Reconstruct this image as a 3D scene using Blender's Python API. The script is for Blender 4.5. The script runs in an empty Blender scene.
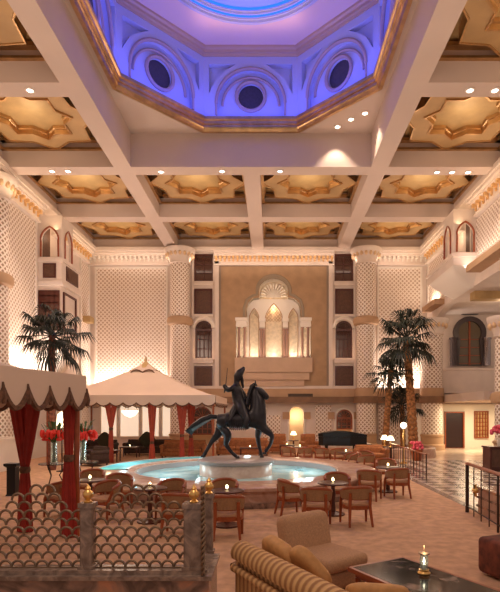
import bpy, bmesh, math, random
from mathutils import Vector, Matrix
random.seed(7)
PI = math.pi
S = bpy.context.scene
C = S.collection
CAMZ = 2.2; F = 505.0; VX = 271.5; VY = 413.0
def PX(px, D): return (px - VX) * D / F
def PZ(py, D): return CAMZ + (VY - py) * D / F
def GD(py, z=0.0): return (CAMZ - z) * F / (py - VY)

# ------------------------------------------------------------------ materials
MATS = {}
def mat(name, col, rough=0.6, metal=0.0, vary=0.0, scale=4.0, bump=0.0, emit=None, es=0.0, spec=0.5, alpha=None, trans=0.0, col2=None, detail=4.0):
    m = bpy.data.materials.new(name); m.use_nodes = True
    nt = m.node_tree; b = nt.nodes['Principled BSDF']
    c = (*col, 1)
    b.inputs['Base Color'].default_value = c
    b.inputs['Roughness'].default_value = rough
    b.inputs['Metallic'].default_value = metal
    b.inputs['Specular IOR Level'].default_value = spec
    b.inputs['Transmission Weight'].default_value = trans
    if vary > 0 or bump > 0:
        tc = nt.nodes.new('ShaderNodeTexCoord')
        n = nt.nodes.new('ShaderNodeTexNoise'); n.inputs['Scale'].default_value = scale; n.inputs['Detail'].default_value = detail
        nt.links.new(tc.outputs['Object'], n.inputs['Vector'])
        if vary > 0:
            r = nt.nodes.new('ShaderNodeValToRGB')
            c2 = col2 if col2 else tuple(x * (1 - vary) for x in col)
            r.color_ramp.elements[0].color = (*c2, 1); r.color_ramp.elements[0].position = 0.35
            r.color_ramp.elements[1].color = c; r.color_ramp.elements[1].position = 0.65
            nt.links.new(n.outputs['Fac'], r.inputs['Fac']); nt.links.new(r.outputs['Color'], b.inputs['Base Color'])
        if bump > 0:
            bp = nt.nodes.new('ShaderNodeBump'); bp.inputs['Strength'].default_value = bump; bp.inputs['Distance'].default_value = 0.03
            nt.links.new(n.outputs['Fac'], bp.inputs['Height']); nt.links.new(bp.outputs['Normal'], b.inputs['Normal'])
    if emit:
        b.inputs['Emission Color'].default_value = (*emit, 1); b.inputs['Emission Strength'].default_value = es
    MATS[name] = m
    return m

def lattice_mat(name, light, dark, size, bar=0.32):
    """diamond lattice from the UV map (UVs are metres)"""
    m = mat(name, light, 0.7)
    nt = m.node_tree; b = nt.nodes['Principled BSDF']
    uv = nt.nodes.new('ShaderNodeTexCoord'); sp = nt.nodes.new('ShaderNodeSeparateXYZ')
    nt.links.new(uv.outputs['UV'], sp.inputs[0])
    def M(op, a, b_=None):
        n = nt.nodes.new('ShaderNodeMath'); n.operation = op
        for i, v in enumerate((a, b_)):
            if v is None: continue
            if isinstance(v, (int, float)): n.inputs[i].default_value = v
            else: nt.links.new(v, n.inputs[i])
        return n.outputs[0]
    a = M('DIVIDE', M('ADD', sp.outputs[0], sp.outputs[1]), size)
    c = M('DIVIDE', M('SUBTRACT', sp.outputs[0], sp.outputs[1]), size)
    fa = M('ABSOLUTE', M('SUBTRACT', M('FRACT', a), 0.5))
    fc = M('ABSOLUTE', M('SUBTRACT', M('FRACT', c), 0.5))
    mx = M('MAXIMUM', fa, fc)                # near .5 = on a bar
    r = nt.nodes.new('ShaderNodeValToRGB')
    r.color_ramp.elements[0].position = 0.5 - bar / 2 - 0.04; r.color_ramp.elements[0].color = (*dark, 1)
    r.color_ramp.elements[1].position = 0.5 - bar / 2; r.color_ramp.elements[1].color = (*light, 1)
    nt.links.new(mx, r.inputs['Fac']); nt.links.new(r.outputs['Color'], b.inputs['Base Color'])
    bp = nt.nodes.new('ShaderNodeBump'); bp.inputs['Strength'].default_value = 0.5; bp.inputs['Distance'].default_value = 0.03
    nt.links.new(r.outputs['Color'], bp.inputs['Height']); nt.links.new(bp.outputs['Normal'], b.inputs['Normal'])
    return m

def stripe_mat(name, c1, c2, period, axis=0, rough=0.7, sharp=0.1):
    m = mat(name, c1, rough)
    nt = m.node_tree; b = nt.nodes['Principled BSDF']
    tc = nt.nodes.new('ShaderNodeTexCoord'); sp = nt.nodes.new('ShaderNodeSeparateXYZ')
    nt.links.new(tc.outputs['Object'], sp.inputs[0])
    d = nt.nodes.new('ShaderNodeMath'); d.operation = 'DIVIDE'; d.inputs[1].default_value = period
    nt.links.new(sp.outputs[axis], d.inputs[0])
    fr = nt.nodes.new('ShaderNodeMath'); fr.operation = 'PINGPONG'; fr.inputs[1].default_value = 0.5
    nt.links.new(d.outputs[0], fr.inputs[0])
    r = nt.nodes.new('ShaderNodeValToRGB')
    r.color_ramp.elements[0].position = 0.25 - sharp / 2; r.color_ramp.elements[0].color = (*c1, 1)
    r.color_ramp.elements[1].position = 0.25 + sharp / 2; r.color_ramp.elements[1].color = (*c2, 1)
    nt.links.new(fr.outputs[0], r.inputs['Fac']); nt.links.new(r.outputs['Color'], b.inputs['Base Color'])
    return m

def checker_mat(name, c1, c2, size, rough):
    m = mat(name, c1, rough)
    nt = m.node_tree; b = nt.nodes['Principled BSDF']
    tc = nt.nodes.new('ShaderNodeTexCoord'); mp = nt.nodes.new('ShaderNodeMapping'); mp.inputs['Rotation'].default_value = (0, 0, PI / 4)
    ch = nt.nodes.new('ShaderNodeTexChecker'); ch.inputs['Scale'].default_value = 1 / size
    ch.inputs['Color1'].default_value = (*c1, 1); ch.inputs['Color2'].default_value = (*c2, 1)
    nt.links.new(tc.outputs['Object'], mp.inputs[0]); nt.links.new(mp.outputs[0], ch.inputs[0]); nt.links.new(ch.outputs[0], b.inputs['Base Color'])
    return m

def marble_mat(name, c1, c2, c3, scale, rough):
    m = mat(name, c1, rough)
    nt = m.node_tree; b = nt.nodes['Principled BSDF']
    tc = nt.nodes.new('ShaderNodeTexCoord')
    n = nt.nodes.new('ShaderNodeTexNoise'); n.inputs['Scale'].default_value = scale; n.inputs['Detail'].default_value = 9; n.inputs['Distortion'].default_value = 1.8
    r = nt.nodes.new('ShaderNodeValToRGB')
    r.color_ramp.elements[0].position = 0.36; r.color_ramp.elements[0].color = (*c1, 1)
    r.color_ramp.elements[1].position = 0.68; r.color_ramp.elements[1].color = (*c3, 1)
    e = r.color_ramp.elements.new(0.52); e.color = (*c2, 1)
    nt.links.new(tc.outputs['Object'], n.inputs['Vector']); nt.links.new(n.outputs['Fac'], r.inputs['Fac']); nt.links.new(r.outputs['Color'], b.inputs['Base Color'])
    return m

stone   = mat('pale_stone', (0.76, 0.64, 0.56), 0.7, vary=0.08, scale=1.5)
plaster = mat('ceiling_plaster', (0.62, 0.49, 0.42), 0.75, vary=0.05, scale=0.7)
white   = mat('white_plaster', (0.80, 0.72, 0.64), 0.7)
drumw   = mat('dome_plaster', (0.46, 0.48, 0.64), 0.7)  # white plaster with part of the blue dome light tinted into its colour
tanwall = mat('tan_panel', (0.44, 0.275, 0.155), 0.75, vary=0.18, scale=2.0, detail=8)
bandm   = mat('tan_band', (0.50, 0.31, 0.18), 0.7, vary=0.12, scale=1.2)
brledge = mat('brown_ledge', (.26, .14, .075), .6, vary=.3, scale=1.5)
pedst   = mat('rose_stone', (.58, .40, .28), .7, vary=.1, scale=1.5)
gold    = mat('gold_leaf', (0.66, 0.40, 0.18), 0.3, 0.85, vary=0.3, scale=2.5, bump=0.15)
goldp   = mat('gold_panel', (0.58, 0.385, 0.17), 0.5, 0.25, vary=0.2, scale=1.6, detail=8)
creamp  = mat('cream_star', (0.55, 0.355, 0.165), 0.5, 0.25, vary=0.16, scale=1.2)
mat('gilt', (.78, .50, .24), .45, .3)
brassm  = mat('polished_brass', (0.85, 0.52, 0.18), 0.28, 0.9)
lat     = lattice_mat('wall_lattice', (0.88, 0.77, 0.68), (0.50, 0.35, 0.25), 0.265, 0.36)
latc    = lattice_mat('column_lattice', (0.86, 0.75, 0.66), (0.38, 0.25, 0.17), 0.25, 0.36)
wooddk  = mat('dark_wood', (0.09, 0.02, 0.012), 0.35, vary=0.3, scale=6)
woodpan = mat('brown_screen', (0.12, 0.052, 0.03), 0.6, vary=0.3, scale=9)
woodred = mat('cherry_wood', (0.34, 0.075, 0.02), 0.3, vary=0.25, scale=7)
uphol   = mat('tan_upholstery', (0.34, 0.18, 0.085), 0.85, vary=0.2, scale=30)
seatfab = mat('seat_fabric', (0.50, 0.27, 0.15), 0.85, vary=0.12, scale=30)
armfab  = mat('armchair_fabric', (0.52, 0.29, 0.16), 0.9, vary=0.2, scale=45, bump=0.2)
sofafab = mat('sofa_fabric', (0.42, 0.15, 0.05), 0.85, vary=0.35, scale=12)
darkfab = mat('dark_fabric', (0.06, 0.03, 0.02), 0.85, vary=0.3, scale=12)
cushgr  = mat('cushion_green', (0.035, 0.03, 0.015), 0.85)
cushgo  = mat('cushion_gold', (0.62, 0.31, 0.11), 0.7, vary=0.2, scale=14)
redfab  = mat('red_curtain', (0.36, 0.022, 0.012), 0.7, vary=0.3, scale=5)
orfab   = mat('russet_curtain', (0.40, 0.055, 0.025), 0.7, vary=0.2, scale=5)
canvas  = mat('tent_canvas', (0.68, 0.51, 0.40), 0.85, vary=0.06, scale=1.0)
trimbr  = mat('tent_trim', (0.17, 0.075, 0.04), 0.8, vary=0.5, scale=14)
bronze  = mat('bronze', (0.040, 0.036, 0.042), 0.34, 0.6, vary=0.4, scale=6, bump=0.25)
pewter  = mat('bronze_grille', (0.30, 0.20, 0.13), 0.42, 0.65, vary=0.3, scale=20)
black   = mat('black_lacquer', (0.010, 0.009, 0.009), 0.3, spec=.3)
iron    = mat('dark_iron', (0.05, 0.025, 0.018), 0.4, 0.5)
marbdk  = marble_mat('dark_marble', (0.13, 0.085, 0.07), (0.32, 0.20, 0.155), (0.58, 0.27, 0.16), 2.6, 0.18)
marbgry = marble_mat('grey_brown_marble', (0.17, 0.115, 0.09), (0.28, 0.20, 0.16), (0.42, 0.29, 0.22), 6, 0.25)
marbblk = marble_mat('black_marble', (0.012, 0.010, 0.010), (0.02, 0.016, 0.015), (0.22, 0.16, 0.14), 3.0, 0.1)
marbpnk = marble_mat('pink_stone', (0.44, 0.25, 0.18), (0.52, 0.32, 0.24), (0.60, 0.40, 0.31), 2.2, 0.25)
pedm    = marble_mat('pedestal_stone', (0.62, 0.44, 0.36), (0.68, 0.50, 0.42), (0.74, 0.58, 0.5), 3, 0.3)
pedtop  = mat('pedestal_edge', (0.36, 0.30, 0.29), 0.3)
carpet  = mat('carpet', (0.66, 0.385, 0.235), 0.95, vary=0.26, scale=5.0, detail=15)
tile    = checker_mat('marble_diamonds', (0.58, 0.46, 0.38), (0.17, 0.125, 0.105), 0.42, 0.22)
creamfl = marble_mat('cream_marble', (0.60, 0.44, 0.32), (0.68, 0.52, 0.39), (0.74, 0.60, 0.47), 1.5, 0.22)
water   = mat('pool_water', (0.50, 0.80, 0.82), 0.09, spec=.35, vary=0.35, scale=1.4, bump=0.4, col2=(0.12, 0.40, 0.48))
waterc  = mat('cyan_water', (0.10, 0.66, 0.80), 0.3, spec=.2, vary=0.2, scale=2, bump=0.2)
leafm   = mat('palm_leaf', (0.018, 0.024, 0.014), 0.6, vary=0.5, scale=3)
leafgr  = mat('green_leaf', (0.05, 0.13, 0.03), 0.5, vary=0.4, scale=9)
barkm   = mat('palm_bark', (0.42, 0.17, 0.055), 0.85, vary=0.7, scale=9, bump=0.5)
barkdk  = mat('dark_bark', (0.22, 0.07, 0.04), 0.85, vary=0.6, scale=9, bump=0.5)
redflow = mat('red_flower', (0.75, 0.03, 0.015), 0.5)
pinkfl  = mat('pink_flower', (0.80, 0.10, 0.16), 0.6, vary=0.4, scale=20)
glass   = mat('clear_glass', (0.85, 0.95, 0.9), 0.03, trans=0.9)
winglow = mat('lit_blind', (0.85, 0.78, 0.68), 0.8, emit=(1, 0.80, 0.60), es=0.55)
colst   = mat('porphyry', (0.36, 0.20, 0.15), 0.35)
paneg   = mat('dim_pane', (0.07, 0.03, 0.022), 0.15, emit=(1, 0.4, 0.2), es=0.02)
lampsh  = mat('lit_shade', (1, 0.9, 0.7), 0.8, emit=(1, 0.82, 0.50), es=3.0)
bulb    = mat('lit_bulb', (1, 0.95, 0.85), 0.5, emit=(1, 0.86, 0.66), es=9.0)
spotm   = mat('spot_lens', (1, 1, 1), 0.5, emit=(1, 0.93, 0.82), es=6.0)
flame   = mat('candle_flame', (1, 0.8, 0.5), 0.5, emit=(1, 0.72, 0.35), es=8.0)
ledblue = mat('blue_led', (0.02, 0.1, .8), 0.5, emit=(0.01, 0.13, 1.0), es=1.4)
domemo  = mat('dome_moulding', (0.42, 0.30, 0.28), 0.6)
oculus  = mat('oculus_screen', (0.05, 0.04, 0.05), 0.5, vary=0.3, scale=12)
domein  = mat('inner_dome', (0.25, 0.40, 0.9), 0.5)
grillm  = mat('vent_grille', (0.10, 0.06, 0.04), 0.5)

# ------------------------------------------------------------------ mesh helpers
def B(): return bmesh.new()
def box(bm, x0, x1, y0, y1, z0, z1, M=None):
    vs = [Vector((x, y, z)) for x in (x0, x1) for y in (y0, y1) for z in (z0, z1)]
    if M: vs = [M @ v for v in vs]
    v = [bm.verts.new(p) for p in vs]
    for f in ((0,1,3,2), (4,6,7,5), (0,4,5,1), (2,3,7,6), (0,2,6,4), (1,5,7,3)):
        bm.faces.new([v[i] for i in f])
def bbox(bm, x0, x1, y0, y1, z0, z1, r=0.03, seg=2, M=None):
    t = bmesh.new(); box(t, x0, x1, y0, y1, z0, z1)
    bmesh.ops.bevel(t, geom=t.edges[:], offset=r, segments=seg, profile=0.5, affect='EDGES')
    merge(bm, t, M)
def merge(bm, t, M=None):
    mp = {}
    for v in t.verts: mp[v] = bm.verts.new(M @ v.co if M else v.co)
    for f in t.faces:
        try: bm.faces.new([mp[v] for v in f.verts])
        except ValueError: pass
    t.free()
def lathe(bm, prof, n=24, c=(0, 0, 0), phase=0.0, closed=False, a0=0.0, a1=2 * PI, sx=1, sy=1):
    full = abs(a1 - a0 - 2 * PI) < 1e-6
    m = n if full else n + 1
    rings = []
    for i in range(m):
        a = a0 + (a1 - a0) * i / n + phase
        rings.append([bm.verts.new((c[0] + sx * r * math.cos(a), c[1] + sy * r * math.sin(a), c[2] + z)) for r, z in prof])
    k = len(prof)
    for i in range(m if full else m - 1):
        A = rings[i]; D = rings[(i + 1) % m]
        for j in range(k if closed else k - 1):
            q = (j + 1) % k
            bm.faces.new((A[j], D[j], D[q], A[q]))
    if not closed and full:
        for j in (0, k - 1):
            if prof[j][0] > 1e-4: bm.faces.new([r[j] for r in rings])
def tube(bm, pts, rad, n=8, caps=True, flat=1.0):
    pts = [Vector(p) for p in pts]
    rs = rad if isinstance(rad, (list, tuple)) else [rad] * len(pts)
    prev = None; rings = []
    up = Vector((0, 0, 1))
    for i, p in enumerate(pts):
        t = (pts[min(i + 1, len(pts) - 1)] - pts[max(i - 1, 0)]).normalized()
        if prev is None:
            a = up.cross(t)
            if a.length < 0.05: a = Vector((1, 0, 0)).cross(t)
            a.normalize()
        else:
            a = prev - t * prev.dot(t)
            if a.length < 1e-4: a = Vector((1, 0, 0))
            a.normalize()
        prev = a; b = t.cross(a)
        rings.append([bm.verts.new(p + (a * math.cos(q) + b * math.sin(q) * flat) * rs[i]) for q in [2 * PI * k / n for k in range(n)]])
    for i in range(len(rings) - 1):
        for k in range(n):
            bm.faces.new((rings[i][k], rings[i][(k + 1) % n], rings[i + 1][(k + 1) % n], rings[i + 1][k]))
    if caps:
        bm.faces.new(rings[0][::-1]); bm.faces.new(rings[-1])
def plate(bm, outer, holes, th, xf):
    """flat plate with holes; contours in 2D, xf(u,v,w)->xyz, w in 0..th"""
    t = bmesh.new(); cont = []
    for loop in [outer] + list(holes):
        vs = [t.verts.new((u, v, 0)) for u, v in loop]
        for i in range(len(vs)): t.edges.new((vs[i], vs[(i + 1) % len(vs)]))
        cont.append(loop)
    bmesh.ops.triangle_fill(t, use_beauty=True, use_dissolve=False, edges=t.edges[:])
    tris = [[(v.co.x, v.co.y) for v in f.verts] for f in t.faces]
    t.free()
    front, back = {}, {}
    def key(p): return (round(p[0], 5), round(p[1], 5))
    def fv(d, p, w):
        k = key(p)
        if k not in d: d[k] = bm.verts.new(xf(p[0], p[1], w))
        return d[k]
    for tr in tris:
        bm.faces.new([fv(front, p, 0) for p in tr]); bm.faces.new([fv(back, p, th) for p in tr][::-1])
    for loop in cont:
        for i in range(len(loop)):
            a, b = loop[i], loop[(i + 1) % len(loop)]
            bm.faces.new((fv(front, a, 0), fv(front, b, 0), fv(back, b, th), fv(back, a, th)))
def rect(u0, u1, v0, v1): return [(u0, v0), (u1, v0), (u1, v1), (u0, v1)]
def archpts(cx, z0, zs, r, n=14, point=0.0, horseshoe=0.0):
    """door-shaped outline: legs from z0 to zs, arch of radius r above; point>0 makes it pointed"""
    o = [(cx - r, z0), (cx + r, z0)]
    a0 = -horseshoe
    for i in range(n + 1):
        a = a0 + (PI - 2 * a0) * i / n
        x = math.cos(a); z = math.sin(a)
        z2 = z + point * (1 - abs(x)) ** 1.3
        o.append((cx + r * x, zs + r * z2))
    return o
def sweep_ring(bm, loop, scales, zs, c):
    """loop scaled about centre at each (scale,z): closed moulding profile"""
    rings = [[bm.verts.new((c[0] + u * s, c[1] + v * s, z)) for u, v in loop] for s, z in zip(scales, zs)]
    n = len(loop); k = len(rings)
    for j in range(k):
        A, D = rings[j], rings[(j + 1) % k]
        for i in range(n): bm.faces.new((A[i], A[(i + 1) % n], D[(i + 1) % n], D[i]))
def obj(name, bm, m, parent=None, smooth=False, cyl=None, loc=None):
    bmesh.ops.recalc_face_normals(bm, faces=bm.faces[:])
    uvl = bm.loops.layers.uv.new('UVMap')
    for f in bm.faces:
        n = f.normal
        for l in f.loops:
            co = l.vert.co
            if cyl is not None:
                a = math.atan2(co.y - cyl[1], co.x - cyl[0])
                fc = f.calc_center_median(); ac = math.atan2(fc.y - cyl[1], fc.x - cyl[0])
                while a - ac > PI: a -= 2 * PI
                while a - ac < -PI: a += 2 * PI
                l[uvl].uv = (a * cyl[2], co.z)
            elif abs(n.x) >= abs(n.y) and abs(n.x) >= abs(n.z): l[uvl].uv = (co.y, co.z)
            elif abs(n.y) >= abs(n.z): l[uvl].uv = (co.x, co.z)
            else: l[uvl].uv = (co.x, co.y)
    me = bpy.data.meshes.new(name); bm.to_mesh(me); bm.free()
    o = bpy.data.objects.new(name, me); C.objects.link(o)
    me.materials.append(m)
    if smooth: 
        for p in me.polygons: p.use_smooth = True
        try: me.set_sharp_from_angle(angle=math.radians(45))
        except Exception: pass
    if parent: o.parent = parent
    if loc: o.location = loc
    return o
def thing(name, label, cat, loc=(0, 0, 0), rz=0.0, group=None):
    o = bpy.data.objects.new(name, None); C.objects.link(o); o.empty_display_size = 0.1
    o.location = loc; o.rotation_euler = (0, 0, rz)
    o['label'] = label; o['category'] = cat
    if group: o['group'] = group
    return o
def tag(o, label, cat, group=None, kind=None):
    o['label'] = label; o['category'] = cat
    if group: o['group'] = group
    if kind: o['kind'] = kind
    return o
def struct(name, bm, m, **k):
    o = obj(name, bm, m, **k); o['kind'] = 'structure'; return o
def sthing(name, loc=(0, 0, 0)):
    o = bpy.data.objects.new(name, None); C.objects.link(o); o.location = loc; o['kind'] = 'structure'; return o
def dup(root, loc, rz, label, group=None):
    r = root.copy(); C.objects.link(r); r.location = loc; r.rotation_euler = (0, 0, rz); r['label'] = label
    if group: r['group'] = group
    for ch in list(root.children):
        c = ch.copy(); C.objects.link(c); c.parent = r
        for g in list(ch.children):
            d = g.copy(); C.objects.link(d); d.parent = c
    return r
def skin(name, joints, edges, m, parent, sub=2, root=0):
    """joints: list of (x,y,z,rx[,ry]); grows one continuous surface"""
    me = bpy.data.meshes.new(name + '_skel'); me.from_pydata([j[:3] for j in joints], edges, [])
    o = bpy.data.objects.new(name + '_skel', me); C.objects.link(o)
    md = o.modifiers.new('s', 'SKIN'); md.use_smooth_shade = True; md.branch_smoothing = 0.5
    for i, j in enumerate(joints):
        v = me.skin_vertices[0].data[i]; v.radius = (j[3], j[4] if len(j) > 4 else j[3]); v.use_root = (i == root)
    ss = o.modifiers.new('u', 'SUBSURF'); ss.levels = sub; ss.render_levels = sub
    dg = bpy.context.evaluated_depsgraph_get(); dg.update()
    nm = bpy.data.meshes.new_from_object(o.evaluated_get(dg))
    bpy.data.objects.remove(o); bpy.data.meshes.remove(me)
    nm.materials.clear(); nm.materials.append(m); nm.name = name
    for p in nm.polygons: p.use_smooth = True
    r = bpy.data.objects.new(name, nm); C.objects.link(r); r.parent = parent
    return r
def T(x=0, y=0, z=0, rz=0, rx=0, ry=0, s=1):
    return Matrix.Translation((x, y, z)) @ Matrix.Rotation(rz, 4, 'Z') @ Matrix.Rotation(ry, 4, 'Y') @ Matrix.Rotation(rx, 4, 'X') @ Matrix.Scale(s, 4)
def light(kind, loc, energy, col, size=0.2, size2=None, rot=(0, 0, 0), name='lamp', spot=None, blend=0.5):
    l = bpy.data.lights.new(name, kind); l.energy = energy; l.color = col
    if kind == 'AREA':
        l.size = size
        if size2: l.shape = 'RECTANGLE'; l.size_y = size2
    elif kind in ('POINT', 'SPOT'): l.shadow_soft_size = size
    if kind == 'SPOT': l.spot_size = spot or 1.2; l.spot_blend = blend
    o = bpy.data.objects.new(name, l); C.objects.link(o); o.location = loc; o.rotation_euler = rot
    return o
def squash_ball(bm, c, rx, ry, rz, p=2.0, n=16, m=10, M=None):
    t = bmesh.new(); lathe(t, [(max(0.0005, math.cos(-PI / 2 + PI * j / m)), math.sin(-PI / 2 + PI * j / m)) for j in range(m + 1)], n)
    for v in t.verts:
        q = v.co
        f = (abs(q.x) ** p + abs(q.y) ** p + abs(q.z) ** p) ** (1 / p)
        if f > 0: q = q / f
        v.co = Vector((q.x * rx + c[0], q.y * ry + c[1], q.z * rz + c[2]))
    merge(bm, t, M)

# ------------------------------------------------------------------ room constants
CX = -0.86; W = 5.39; BY = 32.2; XL = -11.6; XR = 9.9
ZB = 12.5; ZC = 13.9; BW = 0.36
YB = [10.7, 16.1, 21.5, 26.9, 32.25]
XB = [CX - 2 * W, CX - W, CX, CX + W, CX + 2 * W]
def bx(px): return PX(px, BY)
def bz(py): return PZ(py, BY)

# ------------------------------------------------------------------ floor
b = B(); box(b, XL - 1.5, 4.75, 1.0, BY + 0.5, -0.2, 0.0); struct('floor', b, carpet)
b = B(); box(b, 4.75, 16.0, 13.2, 23.5, -0.2, 0.0); struct('floor', b, tile)
b = B(); box(b, 4.75, 16.0, 23.5, BY + 0.5, -0.2, 0.0); box(b, 4.75, 16.0, 1.0, 13.2, -0.2, 0.0); struct('floor', b, creamfl)
b = B(); box(b, 4.55, 4.75, 5.0, 24.0, -0.1, 0.006); struct('trim_1', b, marbgry)
b = B(); box(b, 4.5, 9, 6.5, 11.0, 0, 0.56); struct('trim_2', b, marbpnk)
b = B(); box(b, 4.47, 9.02, 6.46, 11.03, 0.17, 0.21); box(b, 4.47, 9.02, 6.46, 11.03, 0.36, 0.40); box(b, 4.46, 9.02, 6.46, 11.04, 0.555, 0.60); struct('trim_3', b, marbdk)

# ------------------------------------------------------------------ ceiling: beams and top
b = B()
for x in XB: box(b, x - BW, x + BW, YB[0] if x != CX else YB[2] - BW, YB[-1] + 0.3, ZB, ZC + 0.2)
for y in YB[:-1]:
    segs = [(XB[0], XB[1]), (XB[1], XB[2]), (XB[2], XB[3]), (XB[3], XB[4])]
    for i, (a, c) in enumerate(segs):
        if y == YB[1] and i in (1, 2): continue
        l = a + BW; r = c - BW
        if y in (YB[0], YB[2]) and i == 1: r = c
        if y in (YB[0], YB[2]) and i == 2: l = a
        if y == YB[2] and i == 1: r = c - BW
        if y == YB[2] and i == 2: l = a + BW
        box(b, l, r, y - BW, y + BW, ZB, ZC + 0.2)
box(b, XB[0], XB[4], YB[-1] - 0.3, YB[-1] + 0.4, ZB, ZC + 0.2)
struct('ceiling', b, plaster)
# thin lip moulding round the ceiling edge against the walls
b = B(); box(b, XL, XR, BY - 0.62, BY - 0.30, ZB - 0.12, ZB + 0.1); box(b, XL, XL + 0.62, 10.5, BY - 0.6, ZB - 0.12, ZB + 0.1); box(b, XR - 0.62, XR, 10.5, BY - 0.6, ZB - 0.12, ZB + 0.1)
struct('trim_4', b, stone)
# domed bay: flat ceiling with an octagonal opening
OC = (CX, 16.1)
AP = 4.67; c225 = math.cos(PI / 8)
def octo(ap): return [(OC[0] + ap / c225 * math.cos(PI / 8 + i * PI / 4), OC[1] + ap / c225 * math.sin(PI / 8 + i * PI / 4)) for i in range(8)]
b = B(); plate(b, rect(XB[1] + BW, XB[3] - BW, YB[0] + BW, YB[2] - BW), [octo(AP + 0.05)], 0.3, lambda u, v, w: (u, v, ZC + w))
struct('ceiling', b, plaster)
def oring(bm, prof): lathe(bm, [(r / c225, z) for r, z in prof], 8, (OC[0], OC[1], 0), PI / 8, closed=True)
dome = thing('octagonal_dome', 'large octagonal ceiling dome glowing blue above the fountain', 'dome', (0, 0, 0))
b = B()
oring(b, [(AP + 0.16, 13.90), (AP + 0.16, 13.80), (AP + 0.02, 13.78), (AP - 0.02, 13.88), (AP - 0.06, 13.92), (AP - 0.06, 14.02), (AP - 0.12, 14.04), (AP - 0.12, 14.14), (AP - 0.19, 14.18), (AP - 0.19, 14.30), (AP + 0.1, 14.36), (AP + 0.3, 14.36)])
obj('gold_moulding', b, gold, dome)
# drum walls
DT = 16.85
side = AP * math.tan(PI / 8) * 2
for k in range(8):
    ang = PI / 2 - k * PI / 4
    nx, ny = math.cos(ang), math.sin(ang); tx, ty = ny, -nx
    def xf(u, v, w, nx=nx, ny=ny, tx=tx, ty=ty): return (OC[0] + nx * (AP + w) + tx * u, OC[1] + ny * (AP + w) + ty * u, v)
    circ = [(0.53 * math.cos(2 * PI * i / 24), 15.35 + 0.53 * math.sin(2 * PI * i / 24)) for i in range(24)]
    b = B()
    hs = side / 2
    # outer layer with a big arched opening, recessed tympanum with the oculus behind it
    arch = archpts(0, 14.42, 14.95, 1.42, 20)
    sp1 = [(-hs + 0.22, 16.55), (-hs + 0.22, 15.35), (-1.40, 15.95), (-1.0, 16.30), (-0.62, 16.55)]
    sp2 = [(-u, v) for u, v in sp1][::-1]
    plate(b, rect(-hs, hs, 14.2, DT), [arch, sp1, sp2], 0.24, xf)
    box_m = None
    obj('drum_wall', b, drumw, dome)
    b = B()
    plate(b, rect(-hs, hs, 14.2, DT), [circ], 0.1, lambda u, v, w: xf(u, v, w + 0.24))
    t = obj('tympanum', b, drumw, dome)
    b = B()
    tube(b, [xf(1.42 * math.cos(PI * i / 20), 14.95 + 1.42 * math.sin(PI * i / 20), 0.0) for i in range(21)], 0.07, 6)
    tube(b, [xf(1.18 * math.cos(PI * i / 20), 14.95 + 1.18 * math.sin(PI * i / 20), 0.22) for i in range(21)], 0.06, 6)
    tube(b, [xf(1.42, 14.45, 0), xf(1.42, 14.95, 0)], 0.05, 6); tube(b, [xf(-1.42, 14.45, 0), xf(-1.42, 14.95, 0)], 0.05, 6)
    obj('arch_moulding', b, domemo, dome)
    b = B(); plate(b, [(u * 0.98, 15.35 + (v - 15.35) * 0.98) for u, v in circ], [], 0.04, lambda u, v, w: xf(u, v, w + 0.32))
    oc = obj('round_window', b, oculus, dome)
    b = B()
    pts = [xf(0.60 * math.cos(2 * PI * i / 24), 15.35 + 0.60 * math.sin(2 * PI * i / 24), 0.22) for i in range(25)]
    tube(b, pts, 0.08, 6, caps=False)
    obj('window_rim', b, domemo, oc)
b = B()
oring(b, [(AP + 0.2, DT), (AP - 0.05, DT), (AP - 0.08, DT + 0.07), (AP - 0.15, DT + 0.09), (AP - 0.17, DT + 0.18), (AP - 0.25, DT + 0.22), (AP - 0.27, DT + 0.30), (AP + 0.2, DT + 0.30)])
obj('cornice', b, mat('dome_cornice', (0.50, 0.34, 0.24), 0.5, 0.25), dome)
b = B(); plate(b, octo(AP + 0.2), [[(OC[0] + 3.24 * math.cos(2 * PI * i / 48), OC[1] + 3.24 * math.sin(2 * PI * i / 48)) for i in range(48)]], 0.15, lambda u, v, w: (u, v, DT + 0.30 + w))
obj('upper_ceiling', b, mat('dome_soffit', (0.72, 0.54, 0.50), 0.7), dome)
Z2 = DT + 0.30
b = B(); lathe(b, [(3.36, Z2), (3.28, Z2 - 0.06), (3.20, Z2 - 0.05), (3.19, Z2 + 0.04), (3.14, Z2 + 0.05), (3.13, Z2 + 0.11), (3.36, Z2 + 0.12)], 64, (OC[0], OC[1], 0), closed=True)
lathe(b, [(3.2, Z2 + 0.17), (3.06, Z2 + 0.17), (3.05, Z2 + 0.24), (3.02, Z2 + 0.26), (3.02, Z2 + 0.30), (3.2, Z2 + 0.30)], 64, (OC[0], OC[1], 0), closed=True)
obj('ring_moulding', b, drumw, dome, smooth=True)
b = B(); lathe(b, [(3.20, Z2 + 0.12), (3.10, Z2 + 0.12), (3.10, Z2 + 0.16), (3.20, Z2 + 0.16)], 64, (OC[0], OC[1], 0), closed=True)
lathe(b, [(3.06, Z2 + .31), (2.99, Z2 + .31), (2.99, Z2 + .38), (3.06, Z2 + .38)], 64, (OC[0], OC[1], 0), closed=True); obj('light_ring', b, ledblue, dome)
b = B(); lathe(b, [(3.03 * math.cos(PI / 2 * j / 10) + 0.001, Z2 + 0.38 + 1.6 * math.sin(PI / 2 * j / 10)) for j in range(11)], 64, (OC[0], OC[1], 0))
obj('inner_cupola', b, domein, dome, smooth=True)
b = B()
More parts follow.
